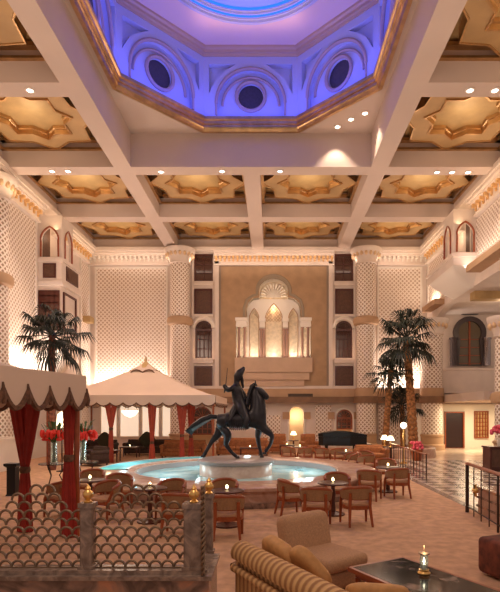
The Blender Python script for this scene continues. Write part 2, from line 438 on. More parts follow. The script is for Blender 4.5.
for i in range(40):
    a = 2 * PI * i / 40
    tube(b, [(OC[0] + 2.96 * math.cos(PI / 2 * j / 8) * math.cos(a), OC[1] + 2.96 * math.cos(PI / 2 * j / 8) * math.sin(a), Z2 + 0.42 + 1.5 * math.sin(PI / 2 * j / 8)) for j in range(7)], 0.03, 5)
obj('cupola_ribs', b, domein, dome)

# ------------------------------------------------------------------ gold star coffers
def octagram(R, ph=0.0, q=.765):
    r = R * q
    return [((R if i % 2 == 0 else r) * math.cos(ph + i * PI / 8), (R if i % 2 == 0 else r) * math.sin(ph + i * PI / 8)) for i in range(16)]
HX = W / 2 - BW
def make_coffer(label, loc):
    t = thing('ceiling_coffer', label, 'ceiling coffer', loc, 0, 'gold star ceiling coffers')
    ox, oy = HX, W / 2 - BW
    b = B(); box(b, -ox, ox, -oy, oy, 1.27, 1.4); obj('gold_ground', b, goldp, t)
    b = B(); plate(b, octagram(1.40), [], .05, lambda u, v, w: (u, v, .96 + w)); obj('star_centre', b, goldp, t)
    b = B(); plate(b, octagram(2.33, 0, .81), [octagram(1.50)[::-1]], 0.12, lambda u, v, w: (u, v, 0.72 + w)); obj('star_panel', b, creamp, t)
    b = B(); o = octagram(1.0)
    sweep_ring(b, o, [1.46, 1.56, 1.56, 1.51, 1.51, 1.36, 1.36, 1.44], [0.66, 0.66, 0.72, 0.74, 1.0, 1.0, 0.84, 0.82], (0, 0))
    
    obj('star_moulding', b, gold, t)
    b = B(); sweep_ring(b, octagram(2.33, 0, .81), [1.0, 0.97, 0.97, 1.0], [0.69, 0.69, 1.2, 1.2], (0, 0)); obj('edge_moulding', b, gold, t)
    b = B()
    for s in (-1, 1):
        box(b, -ox, ox, s * oy - (0.14 if s > 0 else 0), s * oy + (0 if s > 0 else 0.14), 0.67, 0.75)
        box(b, s * ox - (0.14 if s > 0 else 0), s * ox + (0 if s > 0 else 0.14), -oy, oy, 0.67, 0.75)
        box(b, -ox, ox, s * oy - (0.22 if s > 0 else 0), s * oy + (0 if s > 0 else 0.22), 1.0, 1.12)
        box(b, s * ox - (0.22 if s > 0 else 0), s * ox + (0 if s > 0 else 0.22), -oy, oy, 1.0, 1.12)
    obj('frame_moulding', b, gold, t)
    return t
rown = {3: 'back row by the niche wall', 2: 'second row from the niche wall', 1: 'third row beside the blue dome', 0: 'nearest row beside the blue dome'}
coln = ['against the left wall', 'left of the middle beam', 'right of the middle beam', 'against the right wall']
proto = None
for r in (3, 2, 1, 0):
    for c in range(4):
        if r < 2 and c in (1, 2): continue
        loc = ((XB[c] + XB[c + 1]) / 2, (YB[r] + YB[r + 1]) / 2, ZB)
        lab = 'gold star-shaped ceiling coffer, %s, %s' % (rown[r], coln[c])
        if proto is None: proto = make_coffer(lab, loc)
        else: dup(proto, loc, 0, lab)
        light('POINT', (loc[0], loc[1], ZB + 0.45), 21, (1, 0.80, 0.56), 0.5, name='coffer_glow')

# recessed spotlights
def spot_thing(label, x, y, z):
    t = thing('ceiling_spotlight', label, 'spotlight', (x, y, z), 0, 'recessed ceiling spotlights')
    b = B(); lathe(b, [(0.10, 0.0), (0.15, 0.0), (0.15, -0.02), (0.10, -0.03)], 16, closed=True); obj('rim', b, white, t)
    b = B(); lathe(b, [(0.001, -0.01), (0.10, -0.01), (0.10, 0.0)], 16); obj('lens', b, spotm, t)
    return t
sp = [(30, 90, 0, 'left end of the third beam'), (470, 90, 0, 'third beam right of the dome, inner one'), (495, 90, 0, 'third beam right of the dome, outer one'),
      (52, 171, 0, 'far left of the long cross beam'), (68, 171, 0, 'second from the left on the long cross beam'), (161, 171.5, 0, 'beam just left of the dome edge'), (222, 171, 0, 'beam under the dome, left of centre'),
      (280, 171, 0, 'beam under the dome, right of centre'), (437, 172, 0, 'cross beam right of the dome, first of three'), (452, 172, 0, 'cross beam right of the dome, middle of three'), (468, 172, 0, 'cross beam right of the dome, outermost of three'),
      (337.5, 126.5, 1, 'lowest of three on the dome ceiling corner'), (351, 119, 1, 'middle of three on the dome ceiling corner'), (365, 113, 1, 'top of three on the dome ceiling corner')]
for px, py, dm, l in sp:
    z = ZC if dm else ZB
    D = (z - CAMZ) * F / (VY - py)
    spot_thing('small bright recessed spotlight, ' + l, PX(px, D), D, z - 0.002)
    light('SPOT', (PX(px, D), D, z - 0.08), 260, (1, 0.78, 0.58), 0.06, name='downlight', spot=1.5)

# ------------------------------------------------------------------ back wall
ZT = ZB + 0.2
b = B(); box(b, XL - 0.3, 16.0, BY, BY + 0.4, 0, ZT)   # replaced by holes below
b.free()
NX = bx(273.5)
niche_hole = []
# central panel opening outline: stepped trefoil silhouette
def px2(pts): return [(bx(p[0]), bz(p[1])) for p in pts]
nh = [(236, 358), (311, 358), (311, 318.5), (300.5, 318.5), (300.5, 309), (299, 303), (294, 298.5), (288, 297.5)]
for i in range(0, 13):
    a = -0.25 + (PI + 0.5) * i / 12
    nh.append((273.5 + 14.5 * math.cos(a), 291 - 13 * math.sin(a)))
nh += [(259, 297.5), (253, 298.5), (248, 303), (246.5, 309), (246.5, 318.5), (236, 318.5)]
niche_hole = px2(nh)
b = B()
holes = [niche_hole]
# window openings in the two narrow strips
WS = []
for cxp in (203.5, 344): 
    holes.append(rect(bx(cxp - 9.5), bx(cxp + 9.5), bz(281), bz(253.5)))
    holes.append(archpts(bx(cxp), bz(358), bz(329), bx(cxp + 8.5) - bx(cxp), 12))
# ground floor arches
holes.append(archpts(bx(296.5), bz(447), bz(414), 0.46, 12))
holes.append(archpts(bx(344.5), bz(446.5), bz(417.5), 0.52, 12))
holes.append(archpts(bx(202), bz(446.5), bz(417), 0.66, 12))
def wxf(u, v, w): return (u, BY + w, v)
plate(b, rect(XL - 0.3, 16.0, -0.01, ZT), holes, 0.45, wxf)
struct('wall_back', b, stone)
b = B(); box(b, XL - 0.3, 16, BY + 1.1, BY + 1.3, -0.1, ZT); struct('wall_back', b, mat('warm_room_beyond', (0.75, 0.52, 0.30), 0.8))
# ---- tan panel
b = B(); plate(b, rect(bx(219), bx(328.5), bz(388), bz(264)), [niche_hole], 0.05, lambda u, v, w: (u, BY - 0.06 + w, v))
struct('wall_back', b, tanwall)
# ---- frames round the tan panel
b = B()
for (x0, x1, y0, y1, d) in ((215, 219, 262, 388, 0.16), (328.5, 332.5, 262, 388, 0.16), (219, 328.5, 262, 264.5, 0.14), (192, 194, 258, 388, 0.12), (353.5, 355.5, 258, 388, 0.12), (192, 356, 386, 389.5, 0.2)):
    box(b, bx(x0), bx(x1), BY - d, BY, bz(y1), bz(y0))
for cxp in (203.5, 344):
    for y0, y1 in ((283, 286), (314.5, 317), (359.5, 363.5)): box(b, bx(cxp - 10), bx(cxp + 10), BY - 0.14, BY, bz(y1), bz(y0))
struct('trim_5', b, stone)
b = B(); plate(b, rect(bx(219.2), bx(328.3), bz(386), bz(264.7)), [rect(bx(221.2), bx(326.3), bz(386) + .01, bz(266.7))], .04, lambda u, v, w: (u, BY - .10 + w, v)); struct('trim_35', b, mat('slate_border', (.26, .19, .14), .6))
# ---- niche
ni = thing('arched_niche', 'tall glowing triple-arched stone niche in the centre of the far wall', 'niche', (0, 0, 0))
b = B(); box(b, bx(235), bx(312), BY + 0.95, BY + 1.05, bz(360), bz(275)); obj('back_wall', b, mat('niche_gilt', (.78, .64, .48), .6, vary=.25, scale=5, detail=8), ni)
b = B()
ring = niche_hole
n = len(ring)
fr = [b.verts.new((u, BY - 0.02, v)) for u, v in ring]; bk = [b.verts.new((u, BY + 0.95, v)) for u, v in ring]
for i in range(n): b.faces.new((fr[i], fr[(i + 1) % n], bk[(i + 1) % n], bk[i]))
obj('lining', b, white, ni)
b = B()   # arch screen
scr = [(247, 357), (300, 357), (300, 309), (298, 303), (293, 299), (288, 298), (259, 298), (254, 299), (249, 303), (247, 309)]
h = [archpts(bx(273.8), bz(356), bz(317), bx(281.6) - bx(273.8), 14, point=0.75),
     archpts(bx(254), bz(356), bz(316), bx(258) - bx(254), 10, point=0.9), archpts(bx(293.5), bz(356), bz(316), bx(297.5) - bx(293.5), 10, point=0.9)]
plate(b, px2(scr), h, 0.14, lambda u, v, w: (u, BY + 0.35 + w, v)); obj('arch_screen', b, white, ni)
for cxp, r, z in ((273.8, 7.8, 317), (254, 4, 316), (293.5, 4, 316)):
    rr = bx(cxp + r) - bx(cxp); pt = 0.75 if r > 5 else 0.9
    o = archpts(bx(cxp), bz(356), bz(z), rr + 0.04, 14, point=pt)
    b = B(); tube(b, [(u, BY + 0.33, v) for u, v in o[1:] + [o[0]]], 0.035, 6); obj('arch_rib', b, bandm, ni)
b = B()    # tracery behind the central arch
for k in range(-4, 5):
  for row in range(2):
    for sgn in (1, -1):
        p0 = Vector((bx(273.5) + k * 0.2, 0, bz(319) + row * .45)); dx = sgn * 0.9
        tube(b, [(p0.x, BY + 0.9, p0.z), (p0.x + dx * 0.5, BY + 0.9, p0.z + 0.5)], 0.016, 4)
obj('tracery', b, bandm, ni)
b = B()   # shell in the upper lobe
for i in range(13):
    a = PI * i / 12
    tube(b, [(bx(273.5), BY + 0.5, bz(296)), (bx(273.5) + 0.5 * math.cos(a), BY + 0.75, bz(294) + 0.5 * math.sin(a)), (bx(273.5) + 0.85 * math.cos(a), BY + 0.5, bz(294) + 0.80 * math.sin(a))], [0.02, 0.05, 0.075], 6)
obj('shell', b, white, ni, smooth=True)
for pxs in (239, 244.5, 261, 263.6, 284.2, 286.8, 302.5, 308):
    if pxs < 230: continue
    y = BY + 0.28 if 247 < pxs < 300 else BY + 0.1
    c = B(); x = bx(pxs); z0 = bz(358); z1 = bz(326 if not 247 < pxs < 300 else 328)
    lathe(c, [(0.13, z0), (0.13, z0 + 0.12), (0.08, z0 + 0.16), (0.075, z1 - 0.14), (0.12, z1 - 0.08), (0.14, z1)], 10, (x, y, 0)); obj('colonnette', c, colst, ni, smooth=True)
b = B()
for x0, x1 in ((236, 247), (300, 311), (259.6, 265), (282.8, 288.2)):
    b = B(); yy = BY - 0.14 if x0 in (236, 300) else BY + 0.15
    box(b, bx(x0), bx(x1), yy, BY + 0.45, bz(327), bz(324.5)); box(b, bx(x0) + 0.02, bx(x1) - 0.02, yy + 0.04, BY + 0.45, bz(324.5), bz(321)); box(b, bx(x0) - 0.04, bx(x1) + 0.04, yy - 0.06, BY + 0.45, bz(321), bz(318))
    obj('capital_block', b, white, ni)
b = B()
box(b, bx(235), bx(312), BY - 0.30, BY + 0.95, bz(370), bz(358)); obj('sill', b, pedst, ni)
b = B()
for x0, x1, y0, y1, d in ((235, 312, 370, 372.5, .36), (238, 309, 372.5, 378, .27), (238, 309, 378, 380, .32), (243, 304, 380, 385, .22), (243, 304, 385, 386.5, .26)):
    box(b, bx(x0), bx(x1), BY - d, BY, bz(y1), bz(y0))
obj('corbel', b, pedst, ni)
b = B()
o = [(273.5 + 17.5 * math.cos(-0.2 + (PI + 0.4) * i / 16), 291 - 16 * math.sin(-0.2 + (PI + 0.4) * i / 16)) for i in range(17)]
o = [(303.5, 317), (303.5, 308), (301, 300), (295, 295.5)] + o + [(252, 295.5), (246, 300), (243.5, 308), (243.5, 317)]
tube(b, [(bx(p[0]), BY - 0.07, bz(p[1])) for p in o], 0.05, 6)
oi = [(273.5 + (p[0] - 273.5) * (.87 if p[1] < 300 else .93), 303 + (p[1] - 303) * .86 if p[1] < 303 else p[1]) for p in o]
va = [b.verts.new((bx(p[0]), BY - .072, bz(p[1]))) for p in o]; vb = [b.verts.new((bx(p[0]), BY - .072, bz(p[1]))) for p in oi]
va2 = [b.verts.new((bx(p[0]), BY - .03, bz(p[1]))) for p in o]; vb2 = [b.verts.new((bx(p[0]), BY - .03, bz(p[1]))) for p in oi]
for i in range(len(o) - 1):
    b.faces.new((va[i], va[i + 1], vb[i + 1], vb[i])); b.faces.new((vb[i], vb[i + 1], vb2[i + 1], vb2[i])); b.faces.new((va[i], va[i + 1], va2[i + 1], va2[i]))
obj('surround_moulding', b, mat('grey_moulding', (0.30, 0.23, 0.16), 0.6), ni)
for p in ((241.5, 0), (254, .7), (273.5, .7), (293, .7), (305.5, 0)):
    light('AREA', (bx(p[0]), BY + 0.62 if p[1] else BY + 0.3, bz(357)), 9, (1, 0.82, 0.64), 0.3, 0.2, rot=(PI, 0, 0), name='niche_uplight')
light('POINT', (bx(273.5), BY + 0.72, bz(306)), 14, (1, 0.72, 0.42), 0.1, name='niche_glow')
light('POINT', (bx(273.5), BY - 0.1, bz(290)), 3, (1, .8, .58), .05, name='niche_glow')
light('POINT', (bx(273.5), BY - 0.5, bz(306)), 8, (1, 0.74, 0.48), 0.1, name='niche_glow')
light('AREA', (bx(273.5), BY - 0.1, bz(357)), 22, (1, 0.82, 0.6), 3.6, 0.15, rot=(PI, 0, 0), name='niche_wash')

# ---- wooden screens in the window strips
def wood_window(n, x0, x1, z0, z1, y, arched=False, r=None, nx=3, nz=4, wm=None):
    wm = wm or wooddk
    t = sthing('window_%d' % n)
    b = B(); cx = (x0 + x1) / 2
    if arched:
        zs = z1 - r
        plate(b, archpts(cx, z0, zs, r, 12), [archpts(cx, z0 + 0.08, zs, r - 0.10, 12)[::-1]], 0.12, lambda u, v, w: (u, y + w, v))
        box(b, x0, x1, y - 0.02, y + 0.12, zs - 0.10, zs + 0.02)
    else:
        plate(b, rect(x0, x1, z0, z1), [rect(x0 + .1, x1 - .1, z0 + .1, z1 - .1)], 0.12, lambda u, v, w: (u, y + w, v))
        zs = z1 - 0.1
    obj('frame', b, wm, t)
    b = B()
    for i in range(1, nx): 
        xx = x0 + (x1 - x0) * i / nx; box(b, xx - .025, xx + .025, y + .03, y + .08, z0, zs)
    for j in range(1, nz):
        zz = z0 + (zs - z0) * j / nz; box(b, x0 + .02, x1 - .02, y + .03, y + .08, zz - .025, zz + .025)
    if arched:
        for i in range(1, 6):
            a = PI * i / 6; tube(b, [(cx, y + .05, zs), (cx + (r - .06) * math.cos(a), y + .05, zs + (r - .06) * math.sin(a))], .02, 4)
    else: pass
    for k in range(9):                       # bead fretwork along the head
        xx = x0 + .12 + (x1 - x0 - .24) * k / 8
        tube(b, [(xx, y + .03, zs - .12), (xx + .07, y + .03, zs - .25), (xx, y + .03, zs - .38)], .02, 4)
    obj('muntins', b, wm, t)
    b = B(); 
    if arched: plate(b, archpts(cx, z0 + .02, zs, r - .02, 12), [], 0.02, lambda u, v, w: (u, y + .14 + w, v))
    else: box(b, x0 + .02, x1 - .02, y + .14, y + .16, z0 + .02, z1 - .02)
    obj('pane', b, paneg, t)
    return t
wn = 1
for cxp in (203.5, 344):
    wood_window(wn, bx(cxp - 9.5), bx(cxp + 9.5), bz(281), bz(253.5), BY + .12, nx=2, nz=3); wn += 1
    wood_window(wn, bx(cxp - 8.5), bx(cxp + 8.5), bz(358), bz(329) + bx(cxp + 8.5) - bx(cxp), BY + .12, True, bx(cxp + 8.5) - bx(cxp), nx=4, nz=3); wn += 1
    sd = 'left' if cxp < 250 else 'right'
    for y0, y1, s in ((289, 314, 'upper'), (366, 386, 'lower')):
        t = thing('wall_panel', 'square dark wooden wall panel %s of the niche, %s one' % (sd, s), 'wall panel', (bx(cxp), BY, bz((y0 + y1) / 2)), 0, 'dark wooden wall panels')
        hw = bx(cxp + 9) - bx(cxp); hh = (bz(y0) - bz(y1)) / 2
        b = B(); plate(b, rect(-hw, hw, -hh, hh), [rect(-hw + .12, hw - .12, -hh + .12, hh - .12)], .09, lambda u, v, w: (u, -.1 + w, v)); obj('frame', b, wooddk, t)
        b = B(); box(b, -hw + .12, hw - .12, -.05, -.0, -hh + .12, hh - .12); obj('infill', b, woodpan, t)
    # arch hood above the arched window
    b = B(); r0 = bx(cxp + 8.5) - bx(cxp)
    o = archpts(bx(cxp), bz(329), bz(328.5), r0 + .20, 14); i_ = archpts(bx(cxp), bz(329.2), bz(328.8), r0 + .0, 14)
    lathe(b, [(r0, -.0), (r0 + .22, -.0), (r0 + .22, .2), (r0 + .1, .26), (r0, .2)], 16, (0, 0, 0), closed=True, a0=0, a1=PI)
    for v in b.verts: v.co = Vector((bx(cxp) + v.co.x, BY - v.co.z, bz(328.5) + v.co.y))
    struct('trim_%d' % (6 if sd == 'left' else 7), b, white)
    for s in (-1, 1):
        light('AREA', (bx(cxp), BY - .25, bz(359)), 3.0, (1, .62, .38), 1.0, .1, rot=(PI, 0, 0), name='window_wash')
    light('POINT', (bx(cxp), BY + .7, bz(330)), 6, (1, .6, .32), .1, name='window_inner')
# lattice panels on the back wall
def lattice_panel(n, x0, x1, z0, z1):
    b = B(); box(b, x0, x1, BY - .05, BY, z0, z1); struct('wall_back', b, lat)
    b = B()
    for (a, c, e, f) in ((x0 - .12, x0, z0, z1), (x1, x1 + .12, z0, z1), (x0 - .12, x1 + .12, z1, z1 + .12), (x0 - .12, x1 + .12, z0 - .12, z0)): box(b, a, c, BY - .1, BY, e, f)
    struct('trim_%d' % n, b, white)
lattice_panel(8, bx(97), bx(166), bz(386), bz(269)); lattice_panel(9, bx(379), bx(420), bz(386), bz(269))
# cornice with dentils
def cornice(n, p0, p1, nrm, m1, m2, dent, zoff=0.0):
    p0 = Vector(p0); p1 = Vector(p1); L = (p1 - p0).length; d = (p1 - p0).normalized(); nv = Vector(nrm)
    def bxo(bm, s0, s1, o0, o1, z0, z1):
        vs = []
        for s in (s0, s1):
            for o in (o0, o1):
                q = p0 + d * s + nv * o
                for z in (z0, z1): vs.append(bm.verts.new((q.x, q.y, z + zoff)))
        for f in ((0,1,3,2), (4,6,7,5), (0,4,5,1), (2,3,7,6), (0,2,6,4), (1,5,7,3)): bm.faces.new([vs[i] for i in f])
    b = B(); bxo(b, 0, L, 0, .55, 12.22, 12.4); bxo(b, 0, L, 0, .42, 12.12, 12.22); bxo(b, 0, L, 0, .16, 11.62, 12.12); bxo(b, 0, L, 0, .24, 11.56, 11.66)
    struct('trim_%d' % n, b, m1)
    b = B(); pit = .27 if dent == 1 else .42; k = int(L / pit)
    for i in range(k):
        s = (i + .5) * L / k; bxo(b, s - .07, s + .07, .1, .38, 11.95, 12.12); bxo(b, s - .05, s + .05, .1, .24, 11.80, 11.95)
    struct('trim_%d' % (n + 1), b, m2)
cornice(10, (XL, BY, 0), (bx(170), BY, 0), (0, -1, 0), stone, white, 1)
cornice(12, (bx(214.4), BY, 0), (bx(333.6), BY, 0), (0, -1, 0), stone, MATS['gilt'], 1)
cornice(14, (bx(377), BY, 0), (XR, BY, 0), (0, -1, 0), stone, white, 1)
cornice(16, (XL, 13, 0), (XL, 24.9, 0), (1, 0, 0), stone, MATS['gilt'], 2)
cornice(18, (XL, 26.6, 0), (XL, BY - .5, 0), (1, 0, 0), stone, MATS['gilt'], 2)
cornice(20, (XR, 13, 0), (XR, 24.2, 0), (-1, 0, 0), stone, MATS['gilt'], 2)
cornice(22, (XR, 25.9, 0), (XR, BY - .5, 0), (-1, 0, 0), stone, MATS['gilt'], 2)
# mezzanine band above the arcade
b = B(); box(b, XL, XR, BY - .45, BY, bz(397), bz(389)); struct('trim_24', b, bandm)
b = B(); box(b, XL, XR, BY - .62, BY, bz(403), bz(398)); box(b, XL, XR, BY - .55, BY, bz(398), bz(397)); struct('trim_25', b, brledge)
t = thing('air_vent', 'dark rectangular ventilation grille in the ledge under the niche', 'vent', (bx(300), BY - .47, bz(396.5)))
b = B(); plate(b, rect(-.85, .85, -.22, .22), [rect(-.78, .78, -.16, .16)], .05, lambda u, v, w: (u, w - .05, v)); obj('frame', b, bandm, t)
b = B()
for i in range(8): box(b, -.78, .78, -.04, 0, -.15 + i * .04, -.13 + i * .04)
box(b, -.78, .78, -.005, .01, -.16, .16); obj('slats', b, grillm, t)

# ---- columns
def column(label, x, y, r, ztop, zb=0.0, zcollar=None, half=False):
    t = thing('lattice_column', label, 'column', (x, y, zb), 0, 'round lattice columns')
    h = ztop - zb
    b = B(); lathe(b, [(r, .9), (r, h - .85)], 40); obj('shaft', b, latc, t, smooth=True, cyl=(0, 0, round(2 * PI * r / .25) * .25 / (2 * PI)))
    b = B(); lathe(b, [(r + .14, 0), (r + .14, .3), (r + .05, .36), (r + .05, .78), (r + .10, .82), (r + .10, .9), (r, .95)], 40); obj('base', b, bandm, t, smooth=True)
    b = B(); lathe(b, [(r + .0, h - .95), (r + .08, h - .9), (r + .04, h - .8), (r + .12, h - .55), (r + .30, h - .25), (r + .36, h - .12), (r + .36, h)], 40)
    cp = obj('capital', b, stone, t, smooth=True)
    b = B()
    for i in range(18):
        a = 2 * PI * i / 18
        squash_ball(b, ((r + .22) * math.cos(a), (r + .22) * math.sin(a), h - .38), .10, .10, .16, n=8, m=6)
    obj('capital_leaf', b, mat('capital_gilt', (.72, .50, .30), .5, .2) if 'capital_gilt' not in MATS else MATS['capital_gilt'], cp, smooth=True)
    for z in ([zcollar] if zcollar else []):
        b = B(); lathe(b, [(r, z - .28), (r + .16, z - .2), (r + .22, z), (r + .16, z + .2), (r, z + .28)], 40); obj('collar', b, bandm, t, smooth=True)
    if zb == 0 and y > 29:
        b = B(); z1 = PZ(403, y); z2 = PZ(396.5, y); z3 = PZ(388.5, y)
        lathe(b, [(r, z1 - .02), (r + .14, z1), (r + .14, z2), (r, z2 + .02)], 40); obj('lower_band', b, brledge, t, smooth=True)
        b = B(); lathe(b, [(r, z2), (r + .08, z2 + .01), (r + .08, z3), (r, z3 + .02)], 40); obj('upper_band', b, bandm, t, smooth=True)
    return t
YCL = 31.45
column('round lattice column at the far wall, left of the niche', PX(180, YCL), YCL, .60, 12.35, 0, PZ(321.5, YCL))
column('round lattice column at the far wall, right of the niche', PX(366, YCL), YCL, .60, 12.35, 0, PZ(321.5, YCL))
column('round lattice column carrying the balcony behind the palms', PX(432, 30.3), 30.3, .60, PZ(320, 30.3), 0)
column('round lattice column on the left wall at the picture edge', -11.75, 21.3, .6, 12.1, 0, PZ(280, 21.3))
column('round lattice column at the right picture edge beyond the console', PX(495.5, 23.2) + .56, 23.2, .55, 6.6, 0, 2.9)

# ---- lower arcade details
def low_lat(x0, x1, y0, y1):
    b = B(); box(b, bx(x0), bx(x1), BY - .12, BY, bz(y1), bz(y0)); struct('wall_back', b, latc)
for a in ((315, 331, 405, 442), (262, 281, 415, 442), (215, 232, 415, 442), (378, 398, 405, 440)): low_lat(*a)
wood_window(wn, bx(336), bx(353), 1.15, bz(417.5) + .52, BY + .1, True, .52, 3, 3, woodred); wn += 1
wood_window(wn, bx(191.6), bx(212.4), .8, bz(417) + .66, BY + .1, True, .66, 4, 3, woodred); wn += 1
light('POINT', (bx(344.5), BY + .7, 1.9), 14, (1, .6, .35), .1); light('POINT', (bx(202), BY + .7, 2.2), 14, (1, .55, .3), .1)
light('POINT', (bx(296.5), BY + .6, 2.0), 34, (1, .80, .52), .1)
b = B()
for xx, r, yy in ((296.5, .52, 414), (344.5, .58, 417.5), (202, .72, 417)):
    o = archpts(bx(xx), .0, bz(yy), r, 14); tube(b, [(u, BY - .03, v) for u, v in o[1:] + [o[0]]], .07, 6)
struct('trim_26', b, white)
b = B()
for xx in (286, 307, 331, 357):
    box(b, bx(xx) - .22, bx(xx) + .22, BY - .15, BY, bz(419), bz(412))
struct('trim_27', b, bandm)
# bright screened windows behind the far tent
for i, (x0, x1) in enumerate(((101, 118), (120, 140), (142, 160), (162, 180))):
    t = sthing('window_%d' % wn); wn += 1
    b = B(); plate(b, rect(bx(x0), bx(x1), bz(437), bz(404)), [rect(bx(x0) + .06, bx(x1) - .06, bz(437) + .06, bz(404) - .06)], .1, lambda u, v, w: (u, BY - .14 + w, v)); obj('frame', b, white, t)
    b = B(); box(b, bx(x0) + .05, bx(x1) - .05, BY - .08, BY - .05, bz(437) + .05, bz(404) - .05); obj('blind', b, winglow, t)

# ------------------------------------------------------------------ left wall
b = B(); box(b, XL - .4, XL, 9.0, BY + .4, 0, ZT); struct('wall_left', b, stone)
b = B(); box(b, XL, XL + .05, 22.1, 24.7, .9, 11.5); box(b, XL, XL + .05, 12, 20.7, .9, 11.5); box(b, XL, XL + .05, 30.6, 31.9, .9, 11.4); struct('wall_left', b, lat)
b = B()
for y0, y1 in ((22.0, 22.1), (24.7, 24.8), (20.7, 20.8), (30.5, 30.6), (31.9, 32.0)): box(b, XL, XL + .1, y0, y1, .9, 11.55)
box(b, XL, XL + .14, 9, BY, 0, .9)
struct('trim_28', b, white)
b = B(); box(b, XL, XL + .5, 30.9, 31.6, PZ(322, 31), PZ(316, 31)); struct('trim_29', b, goldp)
def bay(n, side, y0, y1, depth, lab):
    s = 1 if side == 'left' else -1
    xw = XL if side == 'left' else XR
    xo = xw + s * depth
    t = thing('balcony_bay', lab, 'bay window', (xw, y0, 0))
    def bxs(bm, a, c, ya, yb, za, zb):   # a,c = distance from wall
        box(bm, min(s * a, s * c), max(s * a, s * c), ya - y0, yb - y0, za, zb)
    b = B()
    bxs(b, 0, depth, y0, y1, 8.75 if side == 'left' else 9.3, 9.72)
    bxs(b, 0, depth + .08, y0 - .08, y1 + .08, 9.72, 9.9)   # parapet
    if side == 'left':
        bxs(b, 0, depth - .12, y0 + .1, y1 - .1, 5.3, 8.75); bxs(b, 0, depth + .05, y0 - .05, y1 + .05, 8.55, 8.75)
    obj('body', b, stone, t)
    b = B()                                                # curved corbel under
    zt = 5.3 if side == 'left' else 9.3
    hh = 1.4 if side == 'left' else .95; rr = []
    for k in range(11):
        f = k / 10; g = math.cos(f * PI / 2) ** .8; dq = max(.04, (depth + .04) * g); ya = -.04 + f * .5; yb = y1 - y0 + .04 - f * .9; ch = min(.5, dq * .6)
        zz = zt - hh * f
        rr.append([b.verts.new(q) for q in ((0, ya, zz), (s * (dq - ch * f), ya, zz), (s * dq, ya + ch * f, zz), (s * dq, yb - ch, zz), (s * (dq - ch), yb, zz), (0, yb, zz))])
    for k in range(10):
        for j in range(6): b.faces.new((rr[k][j], rr[k][(j + 1) % 6], rr[k + 1][(j + 1) % 6], rr[k + 1][j]))
    b.faces.new(rr[0]); b.faces.new(rr[-1])
    obj('corbel', b, white, t, smooth=True)
    # arched loggia above the parapet: near face and short return
    b = B(); zt = 12.0
    dd = depth
    plate(b, [(0, 9.9), (dd, 9.9), (dd, zt), (0, zt)], [[(u, v) for u, v in archpts(dd / 2, 9.95, 10.85, dd / 2 - .16, 12, point=.35, horseshoe=.25)][::1]], .16, lambda u, v, w: (s * u, w, v))
    L = 1.4
    nn = 1; hs = []
    for k in range(nn):
        c = .08 + L * (k + .5) / nn; hs.append(archpts(c, 9.95, 10.85, L / nn / 2 - .25, 12, point=.35, horseshoe=.25))
    plate(b, rect(.16, L, 9.9, zt), hs, .16, lambda u, v, w: (s * (dd - w), u, v))
    obj('arcade', b, stone, t)
    b = B()
    o = archpts(dd / 2, 9.95, 10.85, dd / 2 - .16, 12, point=.35, horseshoe=.25); tube(b, [(s * u, -.02, v) for u, v in o[1:] + [o[0]]], .045, 6)
    for k in range(nn):
        o = archpts(.08 + L * (k + .5) / nn, 9.95, 10.85, L / nn / 2 - .25, 12, point=.35, horseshoe=.25); tube(b, [(s * (dd + .02), u, v) for u, v in o[1:] + [o[0]]], .045, 6)
    obj('arch_rim', b, woodred, t)
    b = B(); bxs(b, .02, .05, y0 + .2, y0 + 1.3, 9.95, 11.9); obj('recess_screen', b, woodpan, t)
    b = B(); L = y1 - y0
    if side == 'left':
        box(b, .28, depth - .28, -.05, 0, 8.90, 9.62); fr = obj('wooden_panel', b, wooddk, t)
        b = B(); box(b, .36, depth - .36, -.07, -.05, 8.98, 9.54); obj('panel_infill', b, woodpan, fr)
        b = B(); box(b, depth, depth + .05, .5, 2.0, 8.90, 9.62); fr = obj('wooden_panel', b, wooddk, t)
        b = B(); box(b, depth + .05, depth + .07, .62, 1.88, 8.98, 9.54); obj('panel_infill', b, woodpan, fr)
        b = B(); plate(b, rect(.02, depth - .14, 6.3, 8.3), [rect(.10, depth - .22, 6.38, 7.6)], .08, lambda u, v, w: (u, .02 + w, v))
        plate(b, rect(.4, L - .4, 6.3, 8.3), [rect(.5, L - .5, 6.4, 8.2)], .08, lambda u, v, w: (depth - .12 + .08 - w, u, v))
        for k in range(1, 4): box(b, .02 + k * .26, .05 + k * .26, .02, .06, 6.3, 8.3)
        for k in range(1, 6): box(b, .05, depth - .18, .02, .06, 6.3 + k * .34, 6.34 + k * .34)
        obj('window_frame', b, wooddk, t)
        b = B(); box(b, .05, depth - .2, .06, .095, 6.32, 8.2); obj('window_pane', b, paneg, t)
    else: b.free()
    return t
bay(1, 'left', 25.05, 27.5, 1.2, 'white projecting balcony bay with dark panels high on left wall')
light('POINT', (-11.1, 26.2, 11.3), 12, (1, .7, .45), .1)
